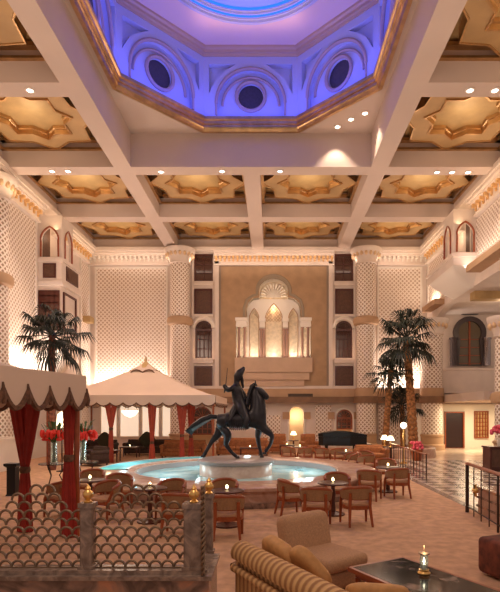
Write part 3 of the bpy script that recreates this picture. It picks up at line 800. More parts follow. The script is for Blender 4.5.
# ------------------------------------------------------------------ right wall (upper storey) and gallery beyond
GY = 31.8
b = B(); plate(b, [(9.0, ZT), (9.0, 8.4)] + [(27.2 + 3.6 * math.sin(PI / 2 * i / 8), 7.35 + 1.05 * math.cos(PI / 2 * i / 8)) for i in range(9)] + [(BY - .02, 7.35), (BY - .02, ZT)], [], .4, lambda u, v, w: (XR + w, u, v)); box(b, XR + .4, 16.0, 9.0, GY - .02, 8.4, 8.7); struct('wall_right', b, stone)
b = B(); box(b, XR - .05, XR, 12, 21.3, 9.6, 11.5); box(b, XR - .05, XR, 21.7, 24.8, 9.7, 11.5); box(b, XR - .05, XR, 28.8, 31.6, 8.9, 11.4); struct('wall_right', b, lat)
b = B()
for y0, y1 in ((21.55, 21.7), (24.8, 24.95), (21.3, 21.45), (28.65, 28.8), (31.6, 31.75)): box(b, XR - .1, XR, y0, y1, 8.8, 11.55)
box(b, XR - .12, XR, 9, 25, 9.45, 9.6)
struct('trim_30', b, white)
b = B(); box(b, XR - .7, XR, 15.5, 23.9, 8.85, 9.15); box(b, XR - .55, XR, 28.9, 31.4, 8.45, 8.75); struct('trim_31', b, bandm)
bay(2, 'right', 24.3, 28.3, 1.15, 'white projecting balcony bay with pointed arches high on right wall')
light('POINT', (9.4, 26.3, 11.3), 14, (1, .7, .45), .1)
# gallery soffit beams
b = B(); box(b, XR + .4, 16, 25.6, 26.2, 8.0, 8.4); box(b, XR + .4, 16, 20.0, 20.6, 8.0, 8.4); struct('trim_32', b, goldp)
def gx(px): return PX(px, GY)
def gz(py): return PZ(py, GY)
b = B(); plate(b, rect(XR + .02, 16, 0, 8.69), [archpts(gx(469), gz(366), gz(341), .80, 14, horseshoe=.5)], .3, lambda u, v, w: (u, GY - .0 + w, v)); struct('wall_back', b, stone)
t = sthing('window_%d' % wn); wn += 1
b = B(); cxg = gx(469)
plate(b, archpts(cxg, gz(366), gz(333), 1.02, 20, horseshoe=.6), [archpts(cxg, gz(365.5), gz(333), .72, 20, horseshoe=.6)[::-1]], .2, lambda u, v, w: (u, GY - .2 + w, v))
box(b, cxg - .5, cxg + .5, GY - .25, GY, gz(315), gz(312)); obj('arch_surround', b, mat('dark_surround', (.06, .04, .04), .35), t)
b = B(); box(b, cxg - .05, cxg + .05, GY - .12, GY, gz(366), gz(320)); 
for k in range(4): box(b, cxg - .7, cxg + .7, GY - .08, GY, gz(364 - 8 * k), gz(364 - 8 * k) + .05)
obj('mullion', b, woodred, t)
b = B(); plate(b, archpts(cxg, gz(366), gz(333), .74, 16, horseshoe=.5), [], .03, lambda u, v, w: (u, GY - .03 + w, v)); obj('pane', b, mat('gallery_pane', (.10, .07, .05), .15, emit=(1, .6, .25), es=.02), t)
for i, pxx in enumerate((452, 488 - 3)):
    b = B(); lathe(b, [(.22, gz(366)), (.22, gz(341)), (.28, gz(339.5)), (.28, gz(338.5))], 16, (gx(pxx), GY - .3, 0))
    tag(obj('half_column', b, MATS['dark_surround'] if i == 0 else mat('steel_column', (.35, .3, .3), .2, .8), smooth=True), 'dark polished half column left of the gallery window' if i == 0 else 'shiny grey half column right of the gallery window', 'column')
b = B()
lathe(b, [(0, 0), (3.4, 0), (3.4, 1.35), (3.5, 1.38), (3.5, 1.5), (3.25, 1.5), (3.25, .1), (0, .1)], 24, closed=False, a0=PI + .35, a1=2 * PI - .35)
for v in b.verts: v.co = Vector((12.2 + v.co.x * .95, GY - .6 + (v.co.y + 1.2) * .45, gz(394) + v.co.z))
t = obj('gallery_balcony', b, stone); tag(t, 'curved cream stone balcony front below the dark arched gallery window', 'balcony')
b = B(); box(b, XR - 0.1, 16, GY - 1.3, GY, gz(403), gz(395.5)); struct('trim_33', b, MATS['brown_ledge'])
# corridor under the gallery
b = B(); box(b, XR, 16, GY + .0 - .05, GY, 0, gz(404)); struct('wall_back', b, mat('corridor_white', (.85, .76, .62), .6))
t = sthing('door_1')
b = B(); plate(b, rect(gx(444), gx(463.5), 0, gz(411.5)), [rect(gx(445), gx(462), .02, gz(413))], .14, lambda u, v, w: (u, GY - .2 + w, v)); obj('door_frame', b, woodred, t)
b = B(); box(b, gx(445), gx(462), GY - .12, GY - .07, .02, gz(413)); obj('doorway_panel', b, mat('dark_doorway', (.03, .012, .01), .3), t)
t = sthing('window_%d' % wn); wn += 1
b = B(); plate(b, rect(gx(473.5), gx(487.5), gz(438), gz(411)), [rect(gx(474.5), gx(486.5), gz(437), gz(412))], .12, lambda u, v, w: (u, GY - .18 + w, v))
for k in range(1, 5): box(b, gx(473.5 + 2.8 * k) - .03, gx(473.5 + 2.8 * k) + .03, GY - .14, GY - .08, gz(438), gz(411))
for k in range(1, 7): box(b, gx(473.5), gx(487.5), GY - .14, GY - .08, gz(438) + k * .25 - .02, gz(438) + k * .25 + .02)
obj('lattice_frame', b, woodred, t)
b = B(); box(b, gx(474), gx(487), GY - .08, GY - .055, gz(437.5), gz(411.5)); obj('pane', b, goldp, t)
light('AREA', (12.3, 29.0, 2.75), 230, (1, .80, .52), 3.0, 1.5, name='corridor_light')
light('POINT', (12.5, 27, 7.5), 60, (1, .75, .5), .3)
# soffit of gallery floor
b = B(); box(b, XR + .3, 16, 24.2, GY - 1.3, gz(403), gz(396)); struct('trim_34', b, plaster)

# ------------------------------------------------------------------ pool and statue
PCX, PCY = -1.05, 15.7
po = thing('fountain_pool', 'round lit fountain pool with wide pink stone rim', 'fountain', (PCX, PCY, 0))
b = B(); lathe(b, [(3.1, .18), (3.1, .47), (3.14, .50), (4.22, .50), (4.26, .47), (4.26, .40), (4.16, .38), (4.16, .0), (3.3, 0)], 72, closed=True); obj('rim', b, marbpnk, po, smooth=True)
b = B(); lathe(b, [(3.04, .20), (3.04, .46), (3.12, .46), (3.12, .20)], 72, closed=True); obj('inner_lining', b, pedtop, po, smooth=True)
b = B(); lathe(b, [(.01, .02), (3.08, .02), (3.08, .30), (.01, .30)], 64); obj('water', b, water, po, smooth=True)
b = B(); lathe(b, [(4.17, 0), (4.21, 0), (4.21, .12), (4.17, .12)], 72, closed=True); obj('skirting', b, marbdk, po)
# outer crescent trough at the back left
b = B(); lathe(b, [(3.28, .49), (4.24, .49), (4.24, .53), (4.18, .53), (4.18, .505), (3.36, .505), (3.36, .53), (3.28, .53)], 40, closed=True, a0=PI * .62, a1=PI * 1.06)
obj('trough', b, pedm, po)
b = B(); lathe(b, [(3.365, .507), (4.175, .507), (4.175, .518), (3.365, .518)], 40, closed=True, a0=PI * .625, a1=PI * 1.055); obj('trough_water', b, waterc, po)
for a in (-15, 10, 65, 110, 160, 185):
    light('POINT', (PCX + 2.2 * math.cos(math.radians(a + 20)), PCY + 2.2 * math.sin(math.radians(a + 20)), .80), 15, (.70, .95, 1), .12, name='pool_light')
light('POINT', (PCX - 3.7, PCY + .9, 1.1), 26, (.45, .9, 1), .15, name='pool_light')
light('POINT', (PCX - 3.9, PCY - .5, .8), 6, (1, .85, .5), .1, name='pool_light')
PR = 1.15; SX = PX(236, PCY); PH = .78
t = thing('statue_pedestal', 'low round pale stone pedestal standing in the pool', 'pedestal', (SX, PCY, .02))
b = B(); lathe(b, [(PR - .03, 0), (PR - .03, PH - .16), (PR - .05, PH - .14)], 56); obj('drum', b, pedm, t, smooth=True)
b = B(); lathe(b, [(PR - .05, PH - .16), (PR + .03, PH - .13), (PR + .04, PH - .05), (PR, PH - .02), (PR - .06, PH)], 56); obj('top_slab', b, pedtop, t, smooth=True)
PT = PH + .02
K = PCY / F
st = thing('horse_rider_statue', 'dark bronze statue of a rider with raised arm on a striding horse', 'statue', (SX, PCY, PT))
def h(px, py, y, r, r2=None): return ((px - 236) * K, y, (458 - py) * K, r * 1.25, (r2 if r2 else r) * 1.25)
J = [h(223.5, 420, 0, .28, .27), h(236, 420.5, 0, .265, .25), h(249, 419, 0, .28, .27), h(259, 417, 0, .26, .26),      # 0-3 trunk
     h(258.5, 408, 0, .26, .26), h(257.3, 398, 0, .20, .20), h(255.5, 389.5, 0, .135, .14), h(260, 390.5, 0, .125, .12), h(265, 395.5, 0, .09, .085), h(268.5, 399.5, 0, .08, .075),   # 4-9 neck head
     h(260, 427, .15, .13), h(257.5, 436, .16, .075), h(258.5, 444, .16, .055), h(260.5, 452, .16, .04), h(261.5, 456.5, .16, .055),   # 10-14 standing fore
     h(262, 427, -.15, .13), h(270, 433, -.17, .085), h(272.5, 436.5, -.17, .06), h(270.5, 444, -.17, .042), h(267, 449, -.17, .04), h(265, 452, -.17, .052),  # 15-20 raised fore
     h(220, 427, .15, .17), h(219, 433, .17, .12), h(211, 442, .17, .06), h(206, 451, .17, .045), h(202.5, 456.5, .17, .055),   # 21-25 hind far back
     h(223, 428, -.15, .17), h(229, 435, -.17, .12), h(226, 444, -.17, .065), h(232, 452, -.17, .045), h(237.5, 456.5, -.17, .055), h(217.5, 420, 0, .19)]  # 26-31 hind forward
E = [(0,1),(1,2),(2,3),(3,4),(4,5),(5,6),(6,7),(7,8),(8,9),(3,10),(10,11),(11,12),(12,13),(13,14),(3,15),(15,16),(16,17),(17,18),(18,19),(19,20),(0,21),(21,22),(22,23),(23,24),(24,25),(0,26),(26,27),(27,28),(28,29),(29,30),(0,31)]
skin('horse_body', J, E, bronze, st, sub=2, root=1)
b = B()
for s in (-1, 1):
    tube(b, [((256 - 236) * K, s * .07, (458 - 386) * K), ((255.3 - 236) * K, s * .085, (458 - 380.5) * K)], [.045, .01], 6)
obj('ears', b, bronze, st, smooth=True)
b = B()     # mane
for i in range(16):
    f = i / 15; x = 255 - 7 * f ** .8; y = 384 + 24 * f
    tube(b, [((x - 236) * K, .02 * (-1) ** i, (458 - y) * K), ((x - 3 - 236) * K, .05 * (-1) ** i, (458 - y - 2) * K), ((x - 3.6 - 236) * K, .09 * (-1) ** i, (458 - y - 6) * K)], [.06, .07, .02], 7)
obj('mane', b, bronze, st, smooth=True)
b = B()     # tail
for i in range(7):
    o = (i - 3) * .025
    tube(b, [((218 - 236) * K, 0, (458 - 417) * K), ((211 - 236) * K, o, (458 - 416.5) * K), ((202 - 236) * K, o * 1.6, (458 - 420 - i * .4) * K), ((193 - 236) * K, o * 2, (458 - 426 - i * .5) * K), ((186 + i * .7 - 236) * K, o * 2.2, (458 - 431 - i * .8) * K)], [.07, .085, .085, .06, .012], 7)
obj('tail', b, bronze, st, smooth=True)
b = B()
for px, py, y in ((261.8, 457, .16), (264.5, 453, -.17), (202, 457, .17), (238, 457, -.17)):
    lathe(b, [(.075, 0), (.05, .07)], 10, ((px - 236) * K, y, (458 - py) * K - .025))
obj('hooves', b, bronze, st)
b = B()     # saddle cloth with tassels
for s in (-1, 1):
    pts = []
for i in range(9):
    a = -1.25 + 2.5 * i / 8
    pts.append((0, .285 * math.sin(a), .285 * math.cos(a)))
vs = [[b.verts.new(((xx - 236) * K, p[1] * 1.02, (458 - 421) * K + p[2] * 1.02 - (abs(p[1]) > .2) * .05)) for p in pts] for xx in (230, 234, 238, 243, 247)]
for i in range(4):
    for j in range(8): b.faces.new((vs[i][j], vs[i][j + 1], vs[i + 1][j + 1], vs[i + 1][j]))
for xx in range(230, 248, 2):
    for s in (-1, 1): tube(b, [((xx - 236) * K, s * .27, (458 - 421) * K + .08), ((xx - 236) * K, s * .29, (458 - 430) * K)], [.02, .012], 5)
sd = obj('saddle_cloth', b, bronze, st, smooth=True)
b = B(); tube(b, [((266 - 236) * K, -.07, (458 - 396.5) * K), ((259 - 236) * K, -.16, (458 - 404) * K), ((246 - 236) * K, -.10, (458 - 404) * K)], .014, 5); tube(b, [((264 - 236) * K, -.07, (458 - 394) * K), ((259 - 236) * K, -.115, (458 - 388) * K)], .014, 5)
obj('reins', b, bronze, st)
R = [h(240, 411, 0, .22, .22), h(239, 402, 0, .19, .19), h(237, 394, 0, .19, .20), h(236, 388, 0, .14, .16), h(236.5, 383, 0, .06, .06), h(237, 379, 0, .09, .09), h(237.5, 376, 0, .085, .085),
     h(233.5, 388, -.16, .09), h(229, 391, -.22, .075), h(225.5, 387, -.24, .055), h(224.5, 384.5, -.24, .05),
     h(240, 390, .16, .09), h(244, 396, .17, .07), h(247, 402, .08, .05),
     h(244, 414, -.24, .15), h(248, 419, -.32, .10), h(245.5, 426, -.34, .07), h(249, 429, -.35, .045),
     h(244, 414, .24, .15), h(248, 419, .32, .10), h(245.5, 426, .34, .07), h(249, 429, .35, .045)]
RE = [(0,1),(1,2),(2,3),(3,4),(4,5),(5,6),(3,7),(7,8),(8,9),(9,10),(3,11),(11,12),(12,13),(0,14),(14,15),(15,16),(16,17),(0,18),(18,19),(19,20),(20,21)]
rd = skin('rider_body', R, RE, bronze, st, sub=2, root=0)
b = B()     # headcloth streaming up to the right, sleeve drape, robe skirt
tube(b, [((236.5 - 236) * K, 0, (458 - 382) * K), ((237.5 - 236) * K, 0, (458 - 377) * K), ((240 - 236) * K, 0, (458 - 372.5) * K), ((243 - 236) * K, .03, (458 - 369) * K), ((244 - 236) * K, .05, (458 - 367) * K)], [.07, .13, .12, .07, .035], 10)
tube(b, [((241 - 236) * K, 0, (458 - 374) * K), ((242 - 236) * K, .03, (458 - 381) * K), ((243 - 236) * K, .05, (458 - 388) * K)], [.05, .055, .03], 8)
obj('headcloth', b, bronze, rd, smooth=True)
b = B(); tube(b, [((230 - 236) * K, -.2, (458 - 389) * K), ((226 - 236) * K, -.24, (458 - 388) * K), ((225 - 236) * K, -.24, (458 - 393) * K)], [.08, .09, .03], 8, flat=.6)
obj('sleeve_drape', b, bronze, rd, smooth=True)
b = B(); tube(b, [((236 - 236) * K, -.1, (458 - 405) * K), ((233 - 236) * K, -.22, (458 - 412) * K), ((230 - 236) * K, -.29, (458 - 420) * K)], [.10, .12, .05], 8, flat=.6)
obj('robe_drape', b, bronze, rd, smooth=True)
b = B(); tube(b, [((226 - 236) * K, -.24, (458 - 389) * K), ((228.3 - 236) * K, -.24, (458 - 368.5) * K)], [.016, .008], 6); obj('spear', b, bronze, rd)

# ------------------------------------------------------------------ palms
def palm(label, base, top, r0, r1, crownR, nf, barkmat, droop=1.0, seed=1, skirt=0):
    rnd = random.Random(seed)
    t = thing('fan_palm', label, 'palm tree', base)
    tx, ty, tz = top[0] - base[0], top[1] - base[1], top[2] - base[2]
    b = B(); pts = []; rs = []
    n = max(16, int(tz / .12))
    for i in range(n + 1):
        f = i / n; pts.append((tx * f ** 1.3, ty * f, tz * f)); rs.append((r0 + (r1 - r0) * f) * (1.10 if i % 2 else .94))
    tube(b, pts, rs, 12); obj('trunk', b, barkmat, t)
    b = B()
    for k in range(nf):
        az = 2.399 * k + rnd.uniform(-.2, .2); f = k / nf
        el = math.radians(75 - 125 * f + rnd.uniform(-16, 16))
        L = crownR * rnd.uniform(.34, .68); d = Vector((math.cos(az) * math.cos(el), math.sin(az) * math.cos(el), math.sin(el)))
        o = Vector((tx, ty, tz)); e = o + d * L + Vector((0, 0, -.06 * L * droop))
        tube(b, [o, o + d * L * .5, e], [.025, .018, .012], 4)
        sidev = d.cross(Vector((0, 0, 1))); sidev = sidev.normalized() if sidev.length > .05 else Vector((1, 0, 0))
        fl = crownR * rnd.uniform(.42, .58); nb = 15
        for j in range(nb):
            a = math.radians(-105 + 210 * j / (nb - 1)); q = (d * math.cos(a) + sidev * math.sin(a)).normalized()
            ll = fl * (.75 + .25 * math.cos(a)) * rnd.uniform(.85, 1.05)
            wv = q.cross(Vector((0, 0, 1))); wv = (wv.normalized() if wv.length > .05 else sidev) * ll * .058
            m = e + q * ll * .55 + Vector((0, 0, -.06 * ll * droop)); tp = e + q * ll * .92 + Vector((0, 0, -.52 * ll * droop))
            v = [b.verts.new(p) for p in (e, m + wv, tp, m - wv, m + Vector((0, 0, .02)))]
            b.faces.new((v[0], v[1], v[4])); b.faces.new((v[0], v[4], v[3])); b.faces.new((v[1], v[2], v[4])); b.faces.new((v[4], v[2], v[3]))
    for k in range(skirt):
        az = rnd.uniform(0, 2 * PI); o = Vector((tx, ty, tz)); d = Vector((math.cos(az), math.sin(az), 0))
        tube(b, [o, o + d * .25 * crownR * rnd.uniform(.5, 1), o + d * crownR * .3 + Vector((0, 0, -crownR * rnd.uniform(.4, .7)))], [.03, .05, .01], 4)
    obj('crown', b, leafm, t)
    return t
D = 19.5
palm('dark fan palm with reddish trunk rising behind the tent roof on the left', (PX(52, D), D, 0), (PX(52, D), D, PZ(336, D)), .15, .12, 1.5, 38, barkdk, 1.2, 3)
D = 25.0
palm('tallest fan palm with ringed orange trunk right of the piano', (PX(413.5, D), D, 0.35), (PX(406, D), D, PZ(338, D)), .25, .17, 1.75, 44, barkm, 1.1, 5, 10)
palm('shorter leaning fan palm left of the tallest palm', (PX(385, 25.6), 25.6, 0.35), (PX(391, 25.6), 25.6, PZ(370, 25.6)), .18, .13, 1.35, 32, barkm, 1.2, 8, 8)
palm('lowest fan palm with crown low behind the lamp post', (PX(403, 26.6), 26.6, 0.35), (PX(402, 26.6), 26.6, PZ(405, 26.6)), .15, .12, 1.3, 28, barkm, 1.1, 12)
b = B(); lathe(b, [(1.7, 0), (1.7, .45), (1.62, .5), (1.45, .5), (1.45, .36), (.01, .36)], 40, (PX(401, 25.7), 25.7, 0)); tag(obj('palm_planter', b, marbpnk, smooth=True), 'round pink stone planter at the foot of the right palms', 'planter')

# ------------------------------------------------------------------ tents
def tent(label, x0, x1, y0, y1, ze, zv, za, depth, pitch, power, trimw, apexr, curtains, fabric, name='canopy_tent', rz=0.0):
    cx, cy = (x0 + x1) / 2, (y0 + y1) / 2
    t = thing(name, label, 'tent', (cx, cy, 0), rz)
    hx, hy = (x1 - x0) / 2, (y1 - y0) / 2
    b = B(); nt_ = 12; ns = 16; rings = []
    for i in range(nt_ + 1):
        f = i / nt_; s = 1 - f * (1 - apexr); z = ze + (za - ze) * f ** power
        ring = []
        for k in range(4 * ns):
            sd = k // ns; u = (k % ns) / ns * 2 - 1
            p = [(u, -1), (1, u), (-u, 1), (-1, -u)][sd]
            sag = -.10 * (1 - u * u) * math.sin(PI * min(1, f * 1.2)) * (1 - f)
            ring.append(b.verts.new((p[0] * hx * s, p[1] * hy * s, z + sag)))
        rings.append(ring)
    for i in range(nt_):
        for k in range(4 * ns): b.faces.new((rings[i][k], rings[i][(k + 1) % (4 * ns)], rings[i + 1][(k + 1) % (4 * ns)], rings[i + 1][k]))
    b.faces.new(rings[-1]); obj('roof', b, canvas, t, smooth=True)
    vb = B(); tb = B()
    cs = [(-hx, -hy), (hx, -hy), (hx, hy), (-hx, hy)]
    for sd in range(4):
        p, q = Vector(cs[sd]), Vector(cs[(sd + 1) % 4]); L = (q - p).length; n = round(L / pitch); d = (q - p) / L; nv = Vector((d.y, -d.x))
        m = n * 10; row = []
        for i in range(m + 1):
            u = i / 10; zz = zv + depth * (1 - abs(math.sin(PI * u)) ** .8)
            c = p + d * (L * i / m); row.append((c, zz))
        V = [[[vb.verts.new(((c + nv * o).x, (c + nv * o).y, z)) for z in (ze, zz)] for o in (0, .025)] for c, zz in row]
        for i in range(m):
            A, Bq = V[i], V[i + 1]
            for o in (0, 1): vb.faces.new((A[o][0], A[o][1], Bq[o][1], Bq[o][0]))
            vb.faces.new((A[0][1], A[1][1], Bq[1][1], Bq[0][1]))
        tw = trimw
        tube(tb, [((c + nv * .03).x, (c + nv * .03).y, zz + tw * .2) for c, zz in row], tw, 5, flat=1)
        for k in range(n + 1):            # tassel at each notch
            c = p + d * (L * k / n)
            if trimw > .03: tube(tb, [((c + nv * .03).x, (c + nv * .03).y, zv + depth + .10), ((c + nv * .05).x, (c + nv * .05).y, zv + depth * .6), ((c + nv * .05).x, (c + nv * .05).y, zv + depth * .25)], [.015, .045, .03], 6)
    obj('valance', vb, canvas, t); obj('scalloped_trim', tb, trimbr, t)
    b = B()
    if name == 'canopy_tent':
        r = apexr * min(hx, hy)
        lathe(b, [(r * 1.25, za - .02), (r * 1.3, za + .06), (.14, za + .30), (.05, za + .38), (.08, za + .46), (.05, za + .55), (.01, za + .66)], 8); obj('finial', b, trimbr if za < 4 else goldp, t)
        for v in (0,): pass
    else: b.free()
    # small second tier cap
    cap = B(); 
    for k in range(4):
        a = k * PI / 2
    lathe(cap, [(apexr * hx * 1.9, za - .18), (apexr * hx * 1.5, za + .0), (.10, za + .30), (.02, za + .33)], 4, phase=PI / 4); obj('cap', cap, canvas, t)
    b = B(); m = 8; rr = apexr * hx * 1.95; rc = [(rr * math.cos(PI / 4 + k * PI / 2), rr * math.sin(PI / 4 + k * PI / 2)) for k in range(4)]; pts = []
    for k in range(4):
        for j in range(m):
            f = j / m; p, q = rc[k], rc[(k + 1) % 4]; pts.append((p[0] + (q[0] - p[0]) * f, p[1] + (q[1] - p[1]) * f, za - .20 + .12 * abs(math.sin(PI * f * 2)) - .08 * (f == 0)))
    tube(b, pts + [pts[0]], .035, 5, caps=False); obj('cap_trim', b, trimbr, t)
    for sx in (-1, 1):
        for sy in (-1, 1): b = B(); tube(b, [(sx * (hx - .1), sy * (hy - .1), 0), (sx * (hx - .1), sy * (hy - .1), ze)], .05, 8); obj('pole', b, woodred, t)
    for (X, Y, wtop, tie, strands, ztop, wd) in curtains:
        b = B(); lv = Matrix.Rotation(-rz, 2) @ Vector((X - cx, Y - cy)); lx, ly = lv
        offs = [0] if strands == 1 else [-wtop * .30, wtop * .30]
        for o in offs:
            sw = wtop if strands == 1 else wtop * .40
            rings = []
            NZ = 26
            for i in range(NZ + 1):
                z = ztop * i / NZ
                if z > tie: f = ((z - tie) / (ztop - tie)); w = .065 + (sw / 2 - .065) * f ** .9; off = o * f ** .95
                else: f = (tie - z) / tie; w = .07 + (wd / 2 - .07) * f ** .6; off = 0
                ring = []
                for k in range(28):
                    a = 2 * PI * k / 28; fold = 1 + .22 * math.cos(7 * a + o * 9)
                    ring.append(b.verts.new((lx + off + w * fold * math.cos(a), ly + w * .55 * fold * math.sin(a), max(.01, z))))
                rings.append(ring)
            for i in range(NZ):
                for k in range(28): b.faces.new((rings[i][k], rings[i][(k + 1) % 28], rings[i + 1][(k + 1) % 28], rings[i + 1][k]))
            b.faces.new(rings[-1])
        cu = obj('curtain', b, fabric, t, smooth=True)
        b = B(); lathe(b, [(.085, -.06), (.10, 0), (.085, .06)], 14, (lx, ly, tie)); obj('tieback', b, trimbr, cu, smooth=True)
    return t
tent('cream tent with brown scalloped edge and deep red curtains, near left', -8.41, -3.81, 5.07, 9.67, 2.87, 2.26, 3.9, .28, .52, 2.2, .045, .06,
     [(PX(25, 9.35), 9.35, .78, 1.15, 2, 2.75, .28), (PX(69, 8.95), 8.95, .24, 1.4, 1, 2.75, .28)], redfab, rz=-math.radians(12.7))
tent('cream peaked tent with russet curtains over the far lounge', -9.9, -2.45, 22.0, 27.6, 2.98, 2.50, 4.35, .14, .58, 1.35, .028, .12,
     [(PX(111, 22.2), 22.2, .60, 1.5, 2, 2.8, .2), (PX(152, 22.2), 22.2, .36, .9, 1, 2.8, .26), (PX(182, 22.3), 22.3, .52, 1.2, 2, 2.8, .2), (PX(191, 23.5), 23.5, .36, 1.1, 1, 2.8, .24)], orfab)
light('POINT', (PX(130, 24.8), 24.8, 2.25), 60, (1, .78, .5), .15)
t = thing('hanging_lantern', 'glowing bowl lantern hanging inside the far peaked tent', 'lantern', (PX(130, 24.8), 24.8, PZ(413, 24.8)))
b = B(); lathe(b, [(.02, -.22), (.25, -.12), (.40, .06), (.40, .12), (.02, .12)], 20); obj('bowl', b, lampsh, t, smooth=True)
b = B()
for a in range(3): tube(b, [(.38 * math.cos(a * 2.1), .38 * math.sin(a * 2.1), .12), (0, 0, .9)], .012, 4)
tube(b, [(0, 0, .9), (0, 0, 1.6)], .012, 4); obj('chains', b, iron, t)

# ------------------------------------------------------------------ foreground ledge and grille
RZ = .64; RD = 5.0
b = B(); box(b, -3.2, PX(209, 4.9), 4.88, 5.14, 0, RZ - .05); box(b, PX(209, 4.9) - .25, PX(209, 4.9), 5.14, 5.62, 0, RZ - .05); tag(obj('marble_plinth', b, marbdk), 'dark veined marble plinth under the metal grille in the foreground', 'plinth')
b = B(); box(b, -3.2, PX(209, 4.9) + .03, 4.84, 5.17, RZ - .05, RZ - .012); box(b, PX(209, 4.9) - .28, PX(209, 4.9) + .03, 5.17, 5.66, RZ - .05, RZ - .012); box(b, -3.2, PX(209, 4.9) - .02, 4.90, 5.10, RZ - .012, RZ + .03)
tag(obj('plinth_cap', b, marbgry), 'moulded brown stone capping along the top of the marble plinth', 'capping')
def post(label, px, D, w):
    x = PX(px, D)
    t = thing('railing_post', label, 'post', (x, D, RZ + .03), 0, 'square marble railing posts')
    b = B(); bbox(b, -w, w, -w, w, .005, .63, .012, 1); box(b, -w - .015, w + .015, -w - .015, w + .015, 0, .03); box(b, -w - .012, w + .012, -w - .012, w + .012, .60, .645); obj('shaft', b, marbgry, t)
    b = B(); lathe(b, [(.035, .64), (.045, .655), (.02, .675), (.045, .70), (.055, .725), (.045, .75), (.02, .775), (.03, .785), (.012, .81), (.001, .83)], 16); obj('finial', b, brassm, t, smooth=True)
post('square brown stone post with brass finial, left one of the railing', 88, RD, .062)
post('broad brown stone corner post with brass finial beside the sofa', 194, RD, .09)
post('narrow stone post with brass finial behind the corner post', 209, 5.55, .045)
b = B(); x = PX(204, 4.93)
for ph in (0, PI):
    tube(b, [(x + .013 * math.cos(z * 60 + ph), 4.86 + .013 * math.sin(z * 60 + ph), RZ + z) for z in [i * .012 for i in range(72)]], .013, 5)
tag(obj('twisted_rod', b, pewter, smooth=True), 'thin twisted metal rod standing against the corner post', 'rod')
def grille(label, x0, x1, D, hump, left_cut=None):
    t = thing('scale_grille', label, 'railing panel', ((x0 + x1) / 2, D, RZ + .03), 0, 'fish-scale railing panels')
    Wd = x1 - x0; b = B(); p = .120; n = int(Wd / p) + 2
    def top(x):
        q = abs(x - hump[0]) / hump[1]
        if q >= 1: return .60
        return .60 + .27 * (math.cos(PI * min(1, q)) * .5 + .5) ** .8
    ox = -Wd / 2
    for r in range(11):
        for c in range(-1, n + 1):
            cx = ox + c * p + (p / 2 if r % 2 else 0); z = .0 + r * .083
            if z + .06 > top(cx) + .02: continue
            pts = []
            for i in range(9):
                a = PI * i / 8; xx = cx + .060 * math.cos(a)
                if abs(xx) <= Wd / 2 + .005: pts.append((xx, .008 * (r % 2), z + .066 * math.sin(a) + .004))
            if len(pts) > 2: tube(b, pts, .0125, 5)
    obj('scales', b, pewter, t, smooth=True)
    b = B()
    box(b, -Wd / 2, Wd / 2, -.015, .015, -.0, .012)
    obj('bottom_bar', b, pewter, t)
    return t
grille('metal fish-scale railing panel with a raised hump, left of the left post', -2.75, PX(88, RD) - .07, RD, (PX(38, RD) - (-2.75 + PX(88, RD) - .07) / 2, .33))
grille('metal fish-scale railing panel with a raised hump between the two posts', PX(88, RD) + .07, PX(194, RD) - .09, RD, (0.0, .42))

# ------------------------------------------------------------------ tub chairs and tables
def make_tub(label):
    t = thing('tub_chair', label, 'chair', (0, 0, 0), 0, 'wooden tub chairs around the fountain')
    # faces +y ; back towards -y
    b = B(); squash_ball(b, (0, .01, .42), .27, .26, .06, 4, 20, 8); obj('seat', b, seatfab, t, smooth=True)
    b = B(); lathe(b, [(.24, .33), (.285, .33), (.285, .41), (.24, .41)], 24, closed=True, phase=0); box(b, -.26, .26, .2, .25, .33, .41); obj('seat_rail', b, woodred, t)
    b = B(); a0, a1 = PI * .93, PI * 2.07
    rings = []
    for i in range(25):
        a = a0 + (a1 - a0) * i / 24; f = math.sin(PI * i / 24)
        zt = .62 + .12 * f ** .7
        rings.append([b.verts.new(((r) * math.cos(a), (r) * math.sin(a) + .02, z)) for r, z in ((.305, .53), (.32, zt), (.265, zt), (.25, .53))])
    for i in range(24):
        for j in range(4): b.faces.new((rings[i][j], rings[i + 1][j], rings[i + 1][(j + 1) % 4], rings[i][(j + 1) % 4]))
    b.faces.new(rings[0]); b.faces.new(rings[-1][::-1]); obj('backrest', b, uphol, t, smooth=True)
    b = B(); tube(b, [(.29 * math.cos(a0 + (a1 - a0) * i / 24), .29 * math.sin(a0 + (a1 - a0) * i / 24) + .02, .64 + .12 * math.sin(PI * i / 24) ** .7) for i in range(25)], .036, 8); 
    tube(b, [(.275 * math.cos(a0 + (a1 - a0) * i / 24), .275 * math.sin(a0 + (a1 - a0) * i / 24) + .02, .53) for i in range(25)], .022, 6)
    obj('top_rail', b, woodred, t, smooth=True)
    for sx in (-1, 1):
        b = B(); tube(b, [(sx * .27, .22, 0), (sx * .265, .20, .38), (sx * .285, .06, .63)], [.022, .034, .028], 8); obj('leg', b, woodred, t, smooth=True)
        b = B(); tube(b, [(sx * .23, -.30, 0), (sx * .20, -.22, .38), (sx * .20, -.24, .66)], [.022, .034, .03], 8); obj('leg', b, woodred, t, smooth=True)
    return t
